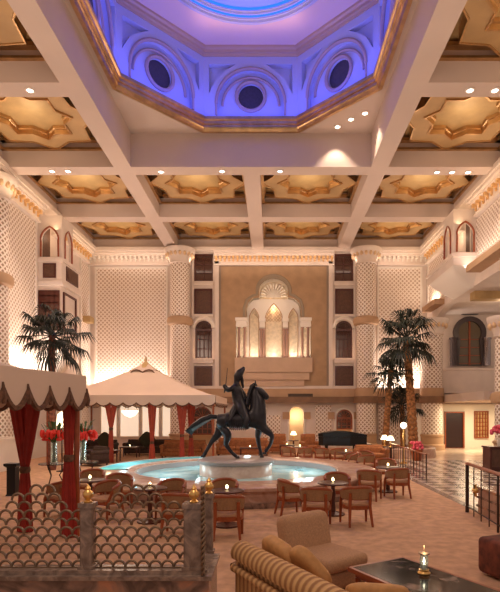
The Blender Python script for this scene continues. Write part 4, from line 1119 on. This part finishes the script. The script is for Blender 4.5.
chairs = [
 # px, D, facing degrees (0 = faces away from camera), label
 (356.5, 10.0, 8, 'wooden tub chair seen from behind, nearest on the right of the front table'),
 (316, 9.85, -8, 'wooden tub chair seen from behind, directly behind the plain armchair'),
 (291, 10.9, -75, 'wooden tub chair turned sideways, leftmost at the front table beside the pool'),
 (337, 11.9, 180, 'wooden tub chair facing the camera across the front table'),
 (397.5, 13.2, 12, 'wooden tub chair nearest the stair rail on the right'),
 (369, 12.85, -20, 'wooden tub chair seen from behind at the second table by the rail'),
 (386, 15.6, 170, 'wooden tub chair facing the camera at the table near the stair rail'),
 (366, 17.4, 20, 'wooden tub chair beyond the pool rim, left of the rail tables'),
 (338, 20.6, 10, 'small distant tub chair right below the grand piano'),
 (322, 20.9, -30, 'small distant tub chair below the middle of the piano'),
 (305, 21.2, 30, 'small distant tub chair just left of the piano front'),
 (288, 21.4, -20, 'small distant tub chair leftmost in the row behind the pool'),
 (366, 19.0, -150, 'small distant tub chair turned toward the camera right of the piano'),
 (350, 18.3, 100, 'small distant tub chair turned sideways behind the pool right end'),
 (227, 8.95, 4, 'wooden tub chair seen from behind beside the railing corner post'),
 (224, 10.75, 175, 'wooden tub chair facing the camera against the front pool wall'),
 (178, 9.15, -6, 'wooden tub chair behind the right end of the fish-scale grille'),
 (172, 10.7, 170, 'wooden tub chair facing the camera behind the grille hump right side'),
 (106, 10.5, 150, 'wooden tub chair behind the middle of the grille, its seat visible'),
 (119, 11.7, -160, 'wooden tub chair near the pool edge left side, above the grille'),
 (62, 10.8, 60, 'wooden tub chair between the two red curtains'),
 (92, 12.6, 185, 'wooden tub chair right of the second red curtain, farther back'),
]
pr = None
for px, D, fd, l in chairs:
    loc = (PX(px, D), D, 0); rz = math.radians(fd)
    if pr is None: pr = make_tub(l); pr.location = loc; pr.rotation_euler = (0, 0, rz)
    else: dup(pr, loc, rz, l)
def make_table(label, r=.34):
    t = thing('round_table', label, 'table', (0, 0, 0), 0, 'small round dark tables')
    b = B(); lathe(b, [(.01, .66), (r - .03, .66), (r, .675), (r, .69), (r - .02, .70), (.01, .70)], 28); obj('top', b, wooddk, t, smooth=True)
    b = B(); lathe(b, [(.26, 0), (.26, .03), (.06, .07), (.045, .3), (.06, .45), (.04, .6), (.12, .66)], 16); obj('pedestal', b, wooddk, t, smooth=True)
    return t
def candle(label, x, y, z):
    t = thing('candle_lamp', label, 'candle', (x, y, z), 0, 'small lit table candles')
    b = B(); lathe(b, [(.035, 0), (.035, .01), (.02, .02), (.03, .05), (.04, .09)], 12); obj('holder', b, glass, t, smooth=True)
    b = B(); lathe(b, [(.004, .03), (.022, .05), (.016, .08), (.002, .11)], 10); obj('flame', b, flame, t, smooth=True)
tabs = [(333, 10.95, 'small round dark table amid four tub chairs, front right', 'on the front right table'), (388, 14.1, 'small round dark table beside the stair rail chairs', 'on the table by the stair rail'), (346, 19.4, 'small round dark table below the piano', 'on the table below the piano'),
        (300, 22.3, 'small round dark table left of the piano front', 'on the table left of the piano'), (227, 9.85, 'small round dark table beside the grille corner post', 'on the table beside the corner post'), (150, 10.2, 'small round dark table behind the grille hump', 'on the table behind the grille hump'), (90, 11.4, 'small round dark table right of the second red curtain', 'on the table right of the red curtain')]
tp = None
for px, D, l, cl in tabs:
    if tp is None: tp = make_table(l); tp.location = (PX(px, D), D, 0)
    else: dup(tp, (PX(px, D), D, 0), 0, l)
    candle('small glass candle glowing ' + cl, PX(px, D), D, .70)

# ------------------------------------------------------------------ sofas
def sofa(label, x, y, rz, w, m, h=.82, cush=2, name='sofa', cat='sofa', group=None):
    t = thing(name, label, cat, (x, y, 0), rz, group)
    b = B(); bbox(b, -w / 2, w / 2, -.40, .42, .10, .30, .03); obj('base', b, m, t, smooth=True)
    for k in range(cush):
        cw = (w - .36) / cush; x0 = -w / 2 + .18 + k * cw
        b = B(); bbox(b, x0 + .01, x0 + cw - .01, -.2, .44, .30, .46, .05, 3); obj('seat_cushion', b, m, t, smooth=True)
    b = B(); bbox(b, -w / 2 + .05, w / 2 - .05, -.42, -.2, .2, h - .08, .07, 3); tube(b, [(-w / 2 + .08, -.34, h - .1), (w / 2 - .08, -.34, h - .1)], .10, 12); obj('backrest', b, m, t, smooth=True)
    for s in (-1, 1):
        b = B(); bbox(b, s * (w / 2 - .08) - .08, s * (w / 2 - .08) + .08, -.36, .42, .12, .55, .05, 3); tube(b, [(s * (w / 2 - .07), -.36, .56), (s * (w / 2 - .07), .43, .56)], .10, 12); obj('arm', b, m, t, smooth=True)
        for q in (-1, 1):
            b = B(); lathe(b, [(.03, 0), (.045, .1)], 8, (s * (w / 2 - .1), q * .33, 0)); obj('foot', b, wooddk, t)
    return t
def scushion(label, x, y, z, rz, tilt, s, m, name='throw_cushion'):
    b = B(); squash_ball(b, (0, 0, 0), s, .085, s, 4.0, 32, 16, M=Matrix.Rotation(tilt[0], 4, 'X') @ Matrix.Rotation(tilt[1], 4, 'Y'))
    o = obj(name, b, m, smooth=True); o.location = (x, y, z); o.rotation_euler = (0, 0, rz); tag(o, label, 'cushion'); return o
# far lounge
sofa('long russet sofa behind the statue legs', PX(243, 26.2), 26.2, PI, 2.7, sofafab, .9, 3)
sofa('russet sofa behind the horse tail, right of the far tent', PX(184, 25.0), 25.0, PI, 2.2, sofafab, .85, 2)
sofa('dark sofa under the far tent, middle', PX(148, 26.6), 26.6, PI, 2.4, darkfab, .8, 2)
sofa('long dark sofa under the far tent, left side', PX(100, 26.2), 26.2, PI, 1.7, darkfab, .8, 2)
scushion('dark green diamond cushion standing on the dark tent sofa', PX(147, 26.2), 26.2, .82, 0, (.15, PI / 4), .36, cushgr)
scushion('dark diamond cushion at the left end under the far tent', PX(105, 25.7), 25.7, .82, 0, (.15, PI / 4), .36, cushgr)
sofa('dark armchair left under the far tent, next to the vase', PX(94, 21.2), 21.2, 2.4, 1.15, darkfab, .8, 1, 'lounge_chair', 'armchair')
sofa('russet armchair left of the small table lamp, beyond the statue', PX(277, 27.8), 27.8, PI - .3, .95, sofafab, 1.05, 1, 'lounge_chair', 'armchair')
sofa('russet armchair with rounded back touching the piano tail', PX(310, 27.6), 27.6, PI + .3, .95, sofafab, 1.05, 1, 'lounge_chair', 'armchair')
sofa('russet bench sofa right of the piano before the lamps', PX(371, 22.0), 22.0, PI + .1, 1.35, sofafab, .8, 2)
for i, (px, D, w, l) in enumerate(((130, 25.2, .9, 'low dark wooden table under the far tent lantern'), (113, 22.9, .6, 'small dark side table by the left tent curtain'), (287, 26.6, .8, 'low dark coffee table beside the small lamp'), (250, 24.6, 1.0, 'low dark coffee table before the long russet sofa'))):
    t = thing('coffee_table', l, 'table', (PX(px, D), D, 0))
    b = B(); bbox(b, -w / 2, w / 2, -.3, .3, .46, .52, .01, 1); obj('top', b, wooddk, t)
    for sx in (-1, 1):
        for sy in (-1, 1): b = B(); tube(b, [(sx * (w / 2 - .05), sy * .25, 0), (sx * (w / 2 - .05), sy * .25, .46)], .03, 6); obj('leg', b, wooddk, t)
    candle('tiny glowing candle on the ' + l.split(' ', 1)[1], PX(px, D), D, .52)
# striped sofa in the foreground
stripe = stripe_mat('stripe_fabric', (.66, .38, .16), (.34, .16, .06), .088, 0, .75, .25)
SR = math.atan2(-.87, .49)
dx, dy = .49, -.87; fx, fy = .87, .49
SLn = 2.3
scx, scy = -.41 + dx * (SLn / 2) + fx * .12, 5.22 + dy * (SLn / 2) + fy * .12
so = thing('striped_sofa', 'brown and gold striped sofa seen from behind in the foreground', 'sofa', (scx, scy, 0), SR)
b = B(); bbox(b, -SLn / 2 + .1, SLn / 2 - .1, -.1, .62, .1, .36, .04); obj('base', b, stripe, so, smooth=True)
b = B()
nfl = int((SLn) / .044)
rings = []
for i in range(nfl * 4 + 1):
    x = -SLn / 2 + SLn * i / (nfl * 4); bul = .006 * abs(math.sin(PI * i / 4))
    prof = []
    for k in range(14):
        a = -2.4 + 4.4 * k / 13 + PI / 2
        prof.append((x, .0 + (.115 + bul) * math.cos(a) - .02, .755 + (.115 + bul) * math.sin(a)))
    rings.append([b.verts.new(p) for p in prof])
for i in range(len(rings) - 1):
    for k in range(13): b.faces.new((rings[i][k], rings[i][k + 1], rings[i + 1][k + 1], rings[i + 1][k]))
    b.faces.new((rings[i][13], rings[i][0], rings[i + 1][0], rings[i + 1][13]))
b.faces.new(rings[0]); b.faces.new(rings[-1][::-1])
obj('rolled_top', b, stripe, so, smooth=True)
b = B(); tube(b, [(-SLn / 2, -.10, .60), (SLn / 2, -.10, .60)], .042, 10)
tube(b, [(-SLn / 2 - .02, -.10, .60), (-SLn / 2 - .06, .02, .62), (-SLn / 2 - .05, .12, .64)], .042, 10); obj('piping_roll', b, stripe, so, smooth=True)
b = B()
for i in range(int(SLn / .088)):
    x = -SLn / 2 + .05 + i * .088; tube(b, [(x, -.055, .12), (x, -.055, .60)], .046, 8)
box(b, -SLn / 2 + .03, SLn / 2 - .03, -.06, .12, .12, .72); obj('fluted_back', b, stripe, so, smooth=True)
b = B(); bbox(b, -SLn / 2 + .2, SLn / 2 - .2, .1, .66, .36, .50, .05, 3); obj('seat_cushion', b, cushgo, so, smooth=True)
for s in (-1, 1):
    b = B(); bbox(b, s * (SLn / 2 - .12) - .09, s * (SLn / 2 - .12) + .09, .05, .64, .1, .56, .06, 3); tube(b, [(s * (SLn / 2 - .1), .0, .58), (s * (SLn / 2 - .1), .66, .58)], .085, 12); obj('arm', b, stripe, so, smooth=True)
    for q in (0, .5): b = B(); lathe(b, [(.03, 0), (.045, .12)], 8, (s * (SLn / 2 - .2), q, 0)); obj('foot', b, wooddk, so)
def on_sofa(al, pe): return (scx + dx * al + fx * pe, scy + dy * al + fy * pe)
q = on_sofa(-.78, .26); scushion('gold cushion leaning at the far end of the striped sofa', q[0], q[1], .68, SR, (.30, .12), .27, cushgo)
q = on_sofa(-.50, .36); scushion('second gold cushion slumped behind the striped sofa top', q[0], q[1], .66, SR + .25, (.45, .9), .25, cushgo)
q = on_sofa(.25, .60); scushion('gold cushion lying near the bottom edge beside the coffee table', q[0], q[1], .64, SR + .9, (1.2, .1), .26, cushgo)
# plain armchair
AR = math.atan2(-.80, .60) - PI / 2
ac = thing('lounge_armchair', 'plain tan upholstered armchair beside the black coffee table', 'armchair', (.66, 6.42, 0), AR)
b = B(); bbox(b, -.40, .40, -.42, .42, .08, .30, .06, 3); obj('base', b, armfab, ac, smooth=True)
b = B(); bbox(b, -.36, .36, -.25, .46, .30, .47, .07, 4); obj('seat_cushion', b, armfab, ac, smooth=True)
b = B(); bbox(b, -.39, .39, -.14, .14, -.42, .42, .11, 5, M=T(0, -.34, .46, rx=.22) ); obj('backrest', b, armfab, ac, smooth=True)
for s in (-1, 1):
    for q in (-.33, .35): b = B(); lathe(b, [(.025, 0), (.04, .09)], 8, (s * .33, q, 0)); obj('foot', b, wooddk, ac)
# coffee table
tl = 1.75; twd = .84
tcx = .87 + dx * tl / 2 + fx * twd / 2; tcy = 5.74 + dy * tl / 2 + fy * twd / 2
ct = thing('marble_coffee_table', 'low rectangular black marble coffee table with cherry wood edge', 'table', (tcx, tcy, 0), SR)
b = B(); box(b, -tl / 2 + .04, tl / 2 - .04, -twd / 2 + .04, twd / 2 - .04, .43, .452); obj('marble_top', b, marbblk, ct)
b = B(); plate(b, rect(-tl / 2, tl / 2, -twd / 2, twd / 2), [rect(-tl / 2 + .04, tl / 2 - .04, -twd / 2 + .04, twd / 2 - .04)], .05, lambda u, v, w: (u, v, .40 + w)); box(b, -tl / 2 + .06, tl / 2 - .06, -twd / 2 + .06, twd / 2 - .06, .34, .40); obj('wooden_edge', b, woodred, ct)
for sx in (-1, 1):
    for sy in (-1, 1): b = B(); tube(b, [(sx * (tl / 2 - .09), sy * (twd / 2 - .09), 0), (sx * (tl / 2 - .08), sy * (twd / 2 - .08), .34)], [.025, .035], 8); obj('leg', b, woodred, ct)
D = 5.5; t = thing('hurricane_lamp', 'glass candle lamp with metal cap glowing on the black coffee table', 'candle lamp', (PX(424, D), D, .452))
b = B(); lathe(b, [(.065, 0), (.07, .012), (.05, .03), (.055, .045), (.03, .05)], 20); obj('base', b, brassm, t, smooth=True)
b = B(); lathe(b, [(.042, .045), (.046, .12), (.040, .215), (.038, .215), (.044, .12), (.040, .045)], 20, closed=True); obj('chimney', b, glass, t, smooth=True)
b = B(); lathe(b, [(.06, .215), (.062, .225), (.03, .235), (.006, .24), (.004, .31), (.001, .312)], 20); obj('cap', b, pewter, t, smooth=True)
b = B(); lathe(b, [(.026, .045), (.026, .10), (.004, .102)], 12); obj('candle', b, white, t, smooth=True)
b = B(); lathe(b, [(.003, .105), (.013, .125), (.009, .15), (.001, .175)], 10); obj('flame', b, bulb, t, smooth=True)
light('POINT', (PX(424, D), D - .02, .75), 1.2, (1, .7, .4), .03)
# red ottoman
b = B(); bbox(b, -.5, .5, -.42, .42, .03, .52, .07, 4); ot = obj('ottoman', b, mat('red_brown_velvet', (.20, .045, .022), .8, vary=.6, scale=9), smooth=True); ot.location = (3.42, 6.7, 0); ot.rotation_euler = (0, 0, .35)
tag(ot, 'dark red patterned upholstered ottoman at the right edge', 'ottoman')

# ------------------------------------------------------------------ left tables, vases
def glass_table(label, x, y, r):
    t = thing('glass_side_table', label, 'table', (x, y, 0), 0, 'round side tables with dark tops')
    b = B(); lathe(b, [(.01, .72), (r, .72), (r, .745), (.01, .745)], 28); obj('top', b, marbblk, t)
    for k in range(3):
        a = k * 2 * PI / 3 + .4; b = B(); tube(b, [(r * .8 * math.cos(a), r * .8 * math.sin(a), 0), (r * .35 * math.cos(a), r * .35 * math.sin(a), .4), (r * .8 * math.cos(a), r * .8 * math.sin(a), .72)], .018, 6); obj('leg', b, iron, t)
glass_table('round dark side table holding the left flower vase', PX(54, 14.6), 14.6, .42); glass_table('round dark side table holding the right flower vase', PX(84, 15.2), 15.2, .42)
def vase(label, x, y, seed):
    rnd = random.Random(seed); t = thing('flower_vase', label, 'vase', (x, y, .745))
    b = B(); lathe(b, [(.10, 0), (.10, .01), (.085, .5), (.095, .62), (.08, .62), (.075, .5), (.085, .03), (.01, .03)], 20); obj('glass', b, glass, t, smooth=True)
    b = B()
    for k in range(16):
        a = rnd.uniform(0, 2 * PI); s = rnd.uniform(.1, .45)
        tube(b, [(.04 * math.cos(a + 2), .04 * math.sin(a + 2), .04), (.03 * math.cos(a), .03 * math.sin(a), .6), (s * math.cos(a), s * math.sin(a), .75 + rnd.uniform(0, .45))], [.012, .012, .006], 5)
    for k in range(26):
        a = rnd.uniform(0, 2 * PI); s = rnd.uniform(.15, .55); z = .7 + rnd.uniform(0, .5); q = Vector((math.cos(a), math.sin(a), 0)); w = Vector((-q.y, q.x, 0)) * .035
        p0 = q * .05 + Vector((0, 0, .58)); p1 = q * s * .6 + Vector((0, 0, z)); p2 = q * s + Vector((0, 0, z + rnd.uniform(-.1, .2)))
        v = [b.verts.new(p) for p in (p0, p1 + w, p2, p1 - w)]; b.faces.new(v)
    obj('stems', b, leafgr, t)
    b = B()
    for k in range(22):
        a = k * 2.4; s = .10 + .26 * rnd.random(); squash_ball(b, (s * math.cos(a), s * math.sin(a), .72 + rnd.uniform(-.04, .22)), .075, .065, .045, 2, 8, 6)
        squash_ball(b, (s * 1.2 * math.cos(a + .3), s * 1.2 * math.sin(a + .3), .72 + rnd.uniform(0, .16)), .05, .05, .12, 2, 8, 6)
    obj('blossoms', b, redflow, t, smooth=True)
vase('tall glass vase of red flowers, left one beside the red curtain', PX(54, 14.6), 14.6, 4); vase('tall glass vase of red flowers, right one behind the curtain', PX(83, 15.2), 15.2, 9)
# counter and pedestal at the far left
b = B(); box(b, XL + .02, PX(17, 20), 18.7, 20.3, 0, 1.15); box(b, XL + .02, PX(17, 20) + .06, 18.64, 20.36, 1.15, 1.25); tag(obj('service_counter', b, stone), 'pale stone service counter at the far left wall', 'counter')
b = B(); lathe(b, [(.20, 0), (.16, .05), (.16, .75), (.24, .8), (.24, .86)], 4, (PX(13, 13.5), 13.5, 0), phase=PI / 4); tag(obj('plant_stand', b, black), 'square black stand below the left tent edge', 'stand')
t = thing('wall_lantern', 'bright white lantern glowing between the red curtains', 'lantern', (PX(62, 19), 19, 0))
b = B(); lathe(b, [(.2, 0), (.2, .03), (.03, .06), (.02, 1.65)], 12); obj('stand', b, iron, t)
b = B(); lathe(b, [(.12, 1.65), (.2, 1.75), (.16, 2.15), (.03, 2.25)], 16); obj('shade', b, lampsh, t, smooth=True)
light('POINT', (PX(62, 18.6), 18.6, 2.0), 40, (1, .75, .45), .1)

# ------------------------------------------------------------------ grand piano
D = 24.3; pn = thing('grand_piano', 'black grand piano with lowered lid behind the pool', 'piano', (PX(342, D), D, 0))
out = [(-1.15, -.25), (-1.10, .15), (-.85, .35), (-.35, .45), (.1, .55), (.6, .72), (1.05, .74), (1.05, -.74), (.3, -.70), (-.4, -.55), (-.95, -.45)]
b = B(); plate(b, out, [], .42, lambda u, v, w: (u, v, .66 + w)); obj('case', b, black, pn)
b = B(); o2 = [(u * 1.02, v * 1.02) for u, v in out]; plate(b, o2, [], .10, lambda u, v, w: (u, v, 1.085 + w * (1 + 1.6 * max(0, 1 - ((u + .15) / 1.1) ** 2)))); obj('lid', b, black, pn)
b = B(); bbox(b, 1.02, 1.32, -.72, .72, .58, .74, .03); box(b, 1.0, 1.06, -.72, .72, .74, 1.08); obj('keyboard_shelf', b, black, pn)
b = B(); box(b, 1.08, 1.28, -.62, .62, .742, .755); obj('keys', b, white, pn)
for x, y in ((-.75, 0), (.85, -.55), (.85, .55)): b = B(); lathe(b, [(.05, 0), (.05, .08), (.04, .12), (.075, .5), (.09, .66)], 8, (x, y, 0)); obj('leg', b, black, pn)
b = B(); tube(b, [(.55, 0, .66), (.55, 0, .12)], .04, 6); box(b, .45, .65, -.12, .12, .08, .12); obj('pedal_lyre', b, black, pn)

# ------------------------------------------------------------------ lamps on the right
def table_lamp(label, x, y, z, s=1.0):
    t = thing('table_lamp', label, 'lamp', (x, y, z), 0, 'small lamps with glowing shades')
    b = B(); lathe(b, [(.10 * s, 0), (.10 * s, .03), (.03 * s, .06), (.07 * s, .2 * s), (.02 * s, .36 * s), (.015 * s, .5 * s)], 14); obj('base', b, brassm, t, smooth=True)
    b = B(); lathe(b, [(.26 * s, .42 * s), (.12 * s, .70 * s)], 20); obj('shade', b, lampsh, t, smooth=True)
    light('POINT', (x, y - .3, z + .7 * s), 8, (1, .75, .42), .1)
for px, D, l in ((384.5, 23.6, 'left of the two glowing table lamps below the palms'), (390.5, 22.8, 'right of the two glowing table lamps below the palms'), (293.5, 28.6, 'glowing table lamp in front of the yellow arched doorway')):
    tt = thing('lamp_table', 'small dark table under the ' + l.replace('left of the two glowing table lamps', 'left glowing lamp').replace('right of the two glowing table lamps', 'right glowing lamp').replace('glowing table lamp in front', 'lamp in front'), 'table', (PX(px, D), D, 0))
    b = B(); lathe(b, [(.3, .62), (.3, .66), (.01, .66)], 18); obj('top', b, wooddk, tt)
    b = B(); lathe(b, [(.2, 0), (.05, .05), (.05, .62)], 10); obj('stem', b, wooddk, tt)
    table_lamp(l, PX(px, D), D, .66, .72)
D = 22.0; t = thing('lamp_post', 'tall post lamp with bright star-like globe beside the palm trunk', 'lamp', (PX(403.5, D), D, 0))
b = B(); lathe(b, [(.16, 0), (.16, .05), (.04, .1), (.035, 1.5)], 12); obj('post', b, brassm, t, smooth=True)
b = B(); squash_ball(b, (0, 0, 1.66), .13, .13, .13, 2, 16, 10); obj('globe', b, bulb, t, smooth=True)
light('POINT', (PX(403.5, D), D - .35, 1.75), 30, (1, .8, .55), .12)
t = thing('flower_basket', 'pink flowers in a basket beside the palm trunk foot', 'flowers', (PX(417, 23.4), 23.4, 0))
b = B(); lathe(b, [(.2, 0), (.3, .5), (.01, .5)], 14); obj('basket', b, woodred, t)
b = B()
for k in range(22):
    a = k * 2.4; squash_ball(b, (.28 * math.sqrt(k / 22) * math.cos(a), .28 * math.sqrt(k / 22) * math.sin(a), .58 + .12 * (k % 3)), .08, .08, .08, 2, 8, 6)
obj('blossoms', b, pinkfl, t, smooth=True)

# ------------------------------------------------------------------ stair rails
def rail(label, pts, zt, every, m_post=iron, big=False, drop=False):
    t = thing('hand_railing', label, 'railing', (pts[0][0], pts[0][1], 0))
    o = Vector((pts[0][0], pts[0][1], 0)); P = [Vector(p) - o for p in pts]
    b = B(); tube(b, [(p.x, p.y, p.z + zt) for p in P], .04 if not big else .05, 8, flat=.7); obj('handrail', b, woodred, t, smooth=True)
    L = (P[-1] - P[0]).length; n = max(2, int(L / every))
    for i in range(n + 1):
        f = i / n; d = f * L; q = P[0].lerp(P[-1], f) if len(P) == 2 else None
        b = B(); r = .022 if (i % 4 == 0) else .012
        if big and i == 0: r = .04
        tube(b, [(q.x, q.y, 0), (q.x, q.y, q.z + zt)], r, 6); obj('baluster', b, m_post, t)
    b = B(); tube(b, [(p.x, p.y, .14) for p in P], .014, 5); obj('bottom_bar', b, m_post, t)
    return t, P
rail('dark iron hand railing with wooden top beside the far tub chairs', [(5.12, 16.7, 0), (5.2, 22.2, 0.04)], .83, .38)
rt, P = rail('nearer iron and brass hand railing at the right picture edge', [(4.34, 11.2, 0), (3.95, 6.9, 0)], 1.08, .45, big=True)
b = B(); squash_ball(b, (-.0, -.45, .55), .07, .07, .07, 2, 12, 8); tube(b, [(-.0, -.45, .42), (0, -.45, .68)], .03, 8); obj('brass_ornament', b, brassm, rt, smooth=True)
# console with flowers
t = thing('console_cabinet', 'dark wooden console cabinet at the right edge beyond the railing', 'cabinet', (PX(494, 19.5) + .35, 19.5, 0))
b = B(); bbox(b, -.65, 1.0, -.35, .35, .0, .86, .02, 1); box(b, -.68, 1.03, -.38, .38, .86, .92); obj('body', b, wooddk, t)
for k in range(2):
    b = B(); box(b, -.58 + k * .78, .14 + k * .78, -.37, -.35, .15, .8); dd = obj('door', b, woodpan, t)
    b = B(); squash_ball(b, (.05 + k * .78, -.39, .5), .03, .03, .03, 2, 8, 6); obj('knob', b, brassm, dd)
t = thing('pink_bouquet', 'bouquet of bright pink flowers on the console cabinet', 'flowers', (PX(498, 19.5) + .05, 19.45, .92))
b = B(); lathe(b, [(.08, 0), (.12, .15), (.09, .3), (.01, .3)], 14); obj('vase', b, white, t, smooth=True)
b = B()
for k in range(40):
    a = k * 2.4; r = .34 * math.sqrt(k / 40); squash_ball(b, (r * math.cos(a), r * math.sin(a), .42 + .35 * math.sqrt(max(0, 1 - (r / .36) ** 2)) * (.6 + .4 * (k % 2))), .08, .08, .07, 2, 8, 6)
obj('blossoms', b, pinkfl, t, smooth=True)

# ------------------------------------------------------------------ lighting
WARM = (1, .755, .585)
# wall washers at the foot of the lattice panels, on the ledge
for x0, x1, e in ((97, 166, 230), (379, 420, 140)):
    light('AREA', ((bx(x0) + bx(x1)) / 2, BY - .42, bz(388) + .05), e, (1, .82, .70), bx(x1) - bx(x0), .25, rot=(PI - .25, 0, 0), name='wall_washer')
light('AREA', (XL + .5, 23.4, 4.1), 150, (1, .82, .70), 2.4, .3, rot=(PI, .2, PI / 2), name='wall_washer')
light('AREA', (XR - .45, 23.2, 9.2), 20, (1, .82, .70), 2.4, .3, rot=(PI, 0, PI / 2), name='wall_washer')
light('AREA', (XR - .3, 30.3, 8.9), 26, (1, .8, .6), 1.4, .3, rot=(PI, 0, PI / 2), name='wall_washer')
light('AREA', (PX(400, 31.3), 31.3, 4.1), 30, (1, .85, .7), 2.0, .3, rot=(PI, 0, 0), name='wall_washer')
# cove light along the cornices
light('AREA', (CX, BY - 1.0, 11.6), 60, WARM, 19, .2, rot=(PI - .9, 0, 0), name='cove')
# added soft fill points high in the lobby, no visible fixtures
for x, y, e in ((-6.5, 12, 300), (4.5, 12, 300), (-6.5, 22, 260), (4.5, 22, 260), (-.9, 27.0, 220), (-1, 3.2, 340)):
    light('POINT', (x, y, 7.5), e, WARM, 1.2, name='lobby_fill')
for x in (XL + .9, XR - .9):
    for y in (15.5, 20, 24.0, 29.5):
        light('AREA', (x, y, 11.3), 14, (1, .72, .42), 3.8, .2, rot=(PI, 0, PI / 2), name='cove')
# blue dome lights
BL = (.06, .09, 1.0)
for k in range(8):
    a = PI / 2 - k * PI / 4; nx, ny = math.cos(a), math.sin(a)
    o = light('AREA', (OC[0] + nx * (AP - .75), OC[1] + ny * (AP - .75), 14.25), 44, BL, 3.0, .25, name='dome_cove')
    o.rotation_euler = Vector((nx * .75, ny * .75, 1.6)).to_track_quat('-Z', 'Y').to_euler()
light('POINT', (OC[0], OC[1], Z2 + .7), 300, (.01, .13, 1), .4, name='cupola_light')
light('AREA', (OC[0], OC[1] + 2.6, 16.7), 16, (1, .55, .45), 4, 1.6, rot=(PI, 0, 0), name='dome_fill')

w = bpy.data.worlds.new('World'); S.world = w; w.use_nodes = True
w.node_tree.nodes['Background'].inputs[0].default_value = (1.0, .74, .60, 1); w.node_tree.nodes['Background'].inputs[1].default_value = .35

cam = bpy.data.cameras.new('Camera'); co = bpy.data.objects.new('Camera', cam); C.objects.link(co)
co.location = (0, 0, CAMZ); co.rotation_euler = (PI / 2, 0, 0)
cam.sensor_width = 36; cam.sensor_fit = 'AUTO'; cam.lens = F * 36 / 592
cam.shift_x = -(VX - 250) / 592; cam.shift_y = (VY - 296) / 592
cam.clip_start = .05; cam.clip_end = 200
S.camera = co
S.view_settings.view_transform = 'Standard'; S.view_settings.look = 'None'; S.view_settings.gamma = 1; S.view_settings.use_curve_mapping = False
S.view_settings.exposure = 0.15
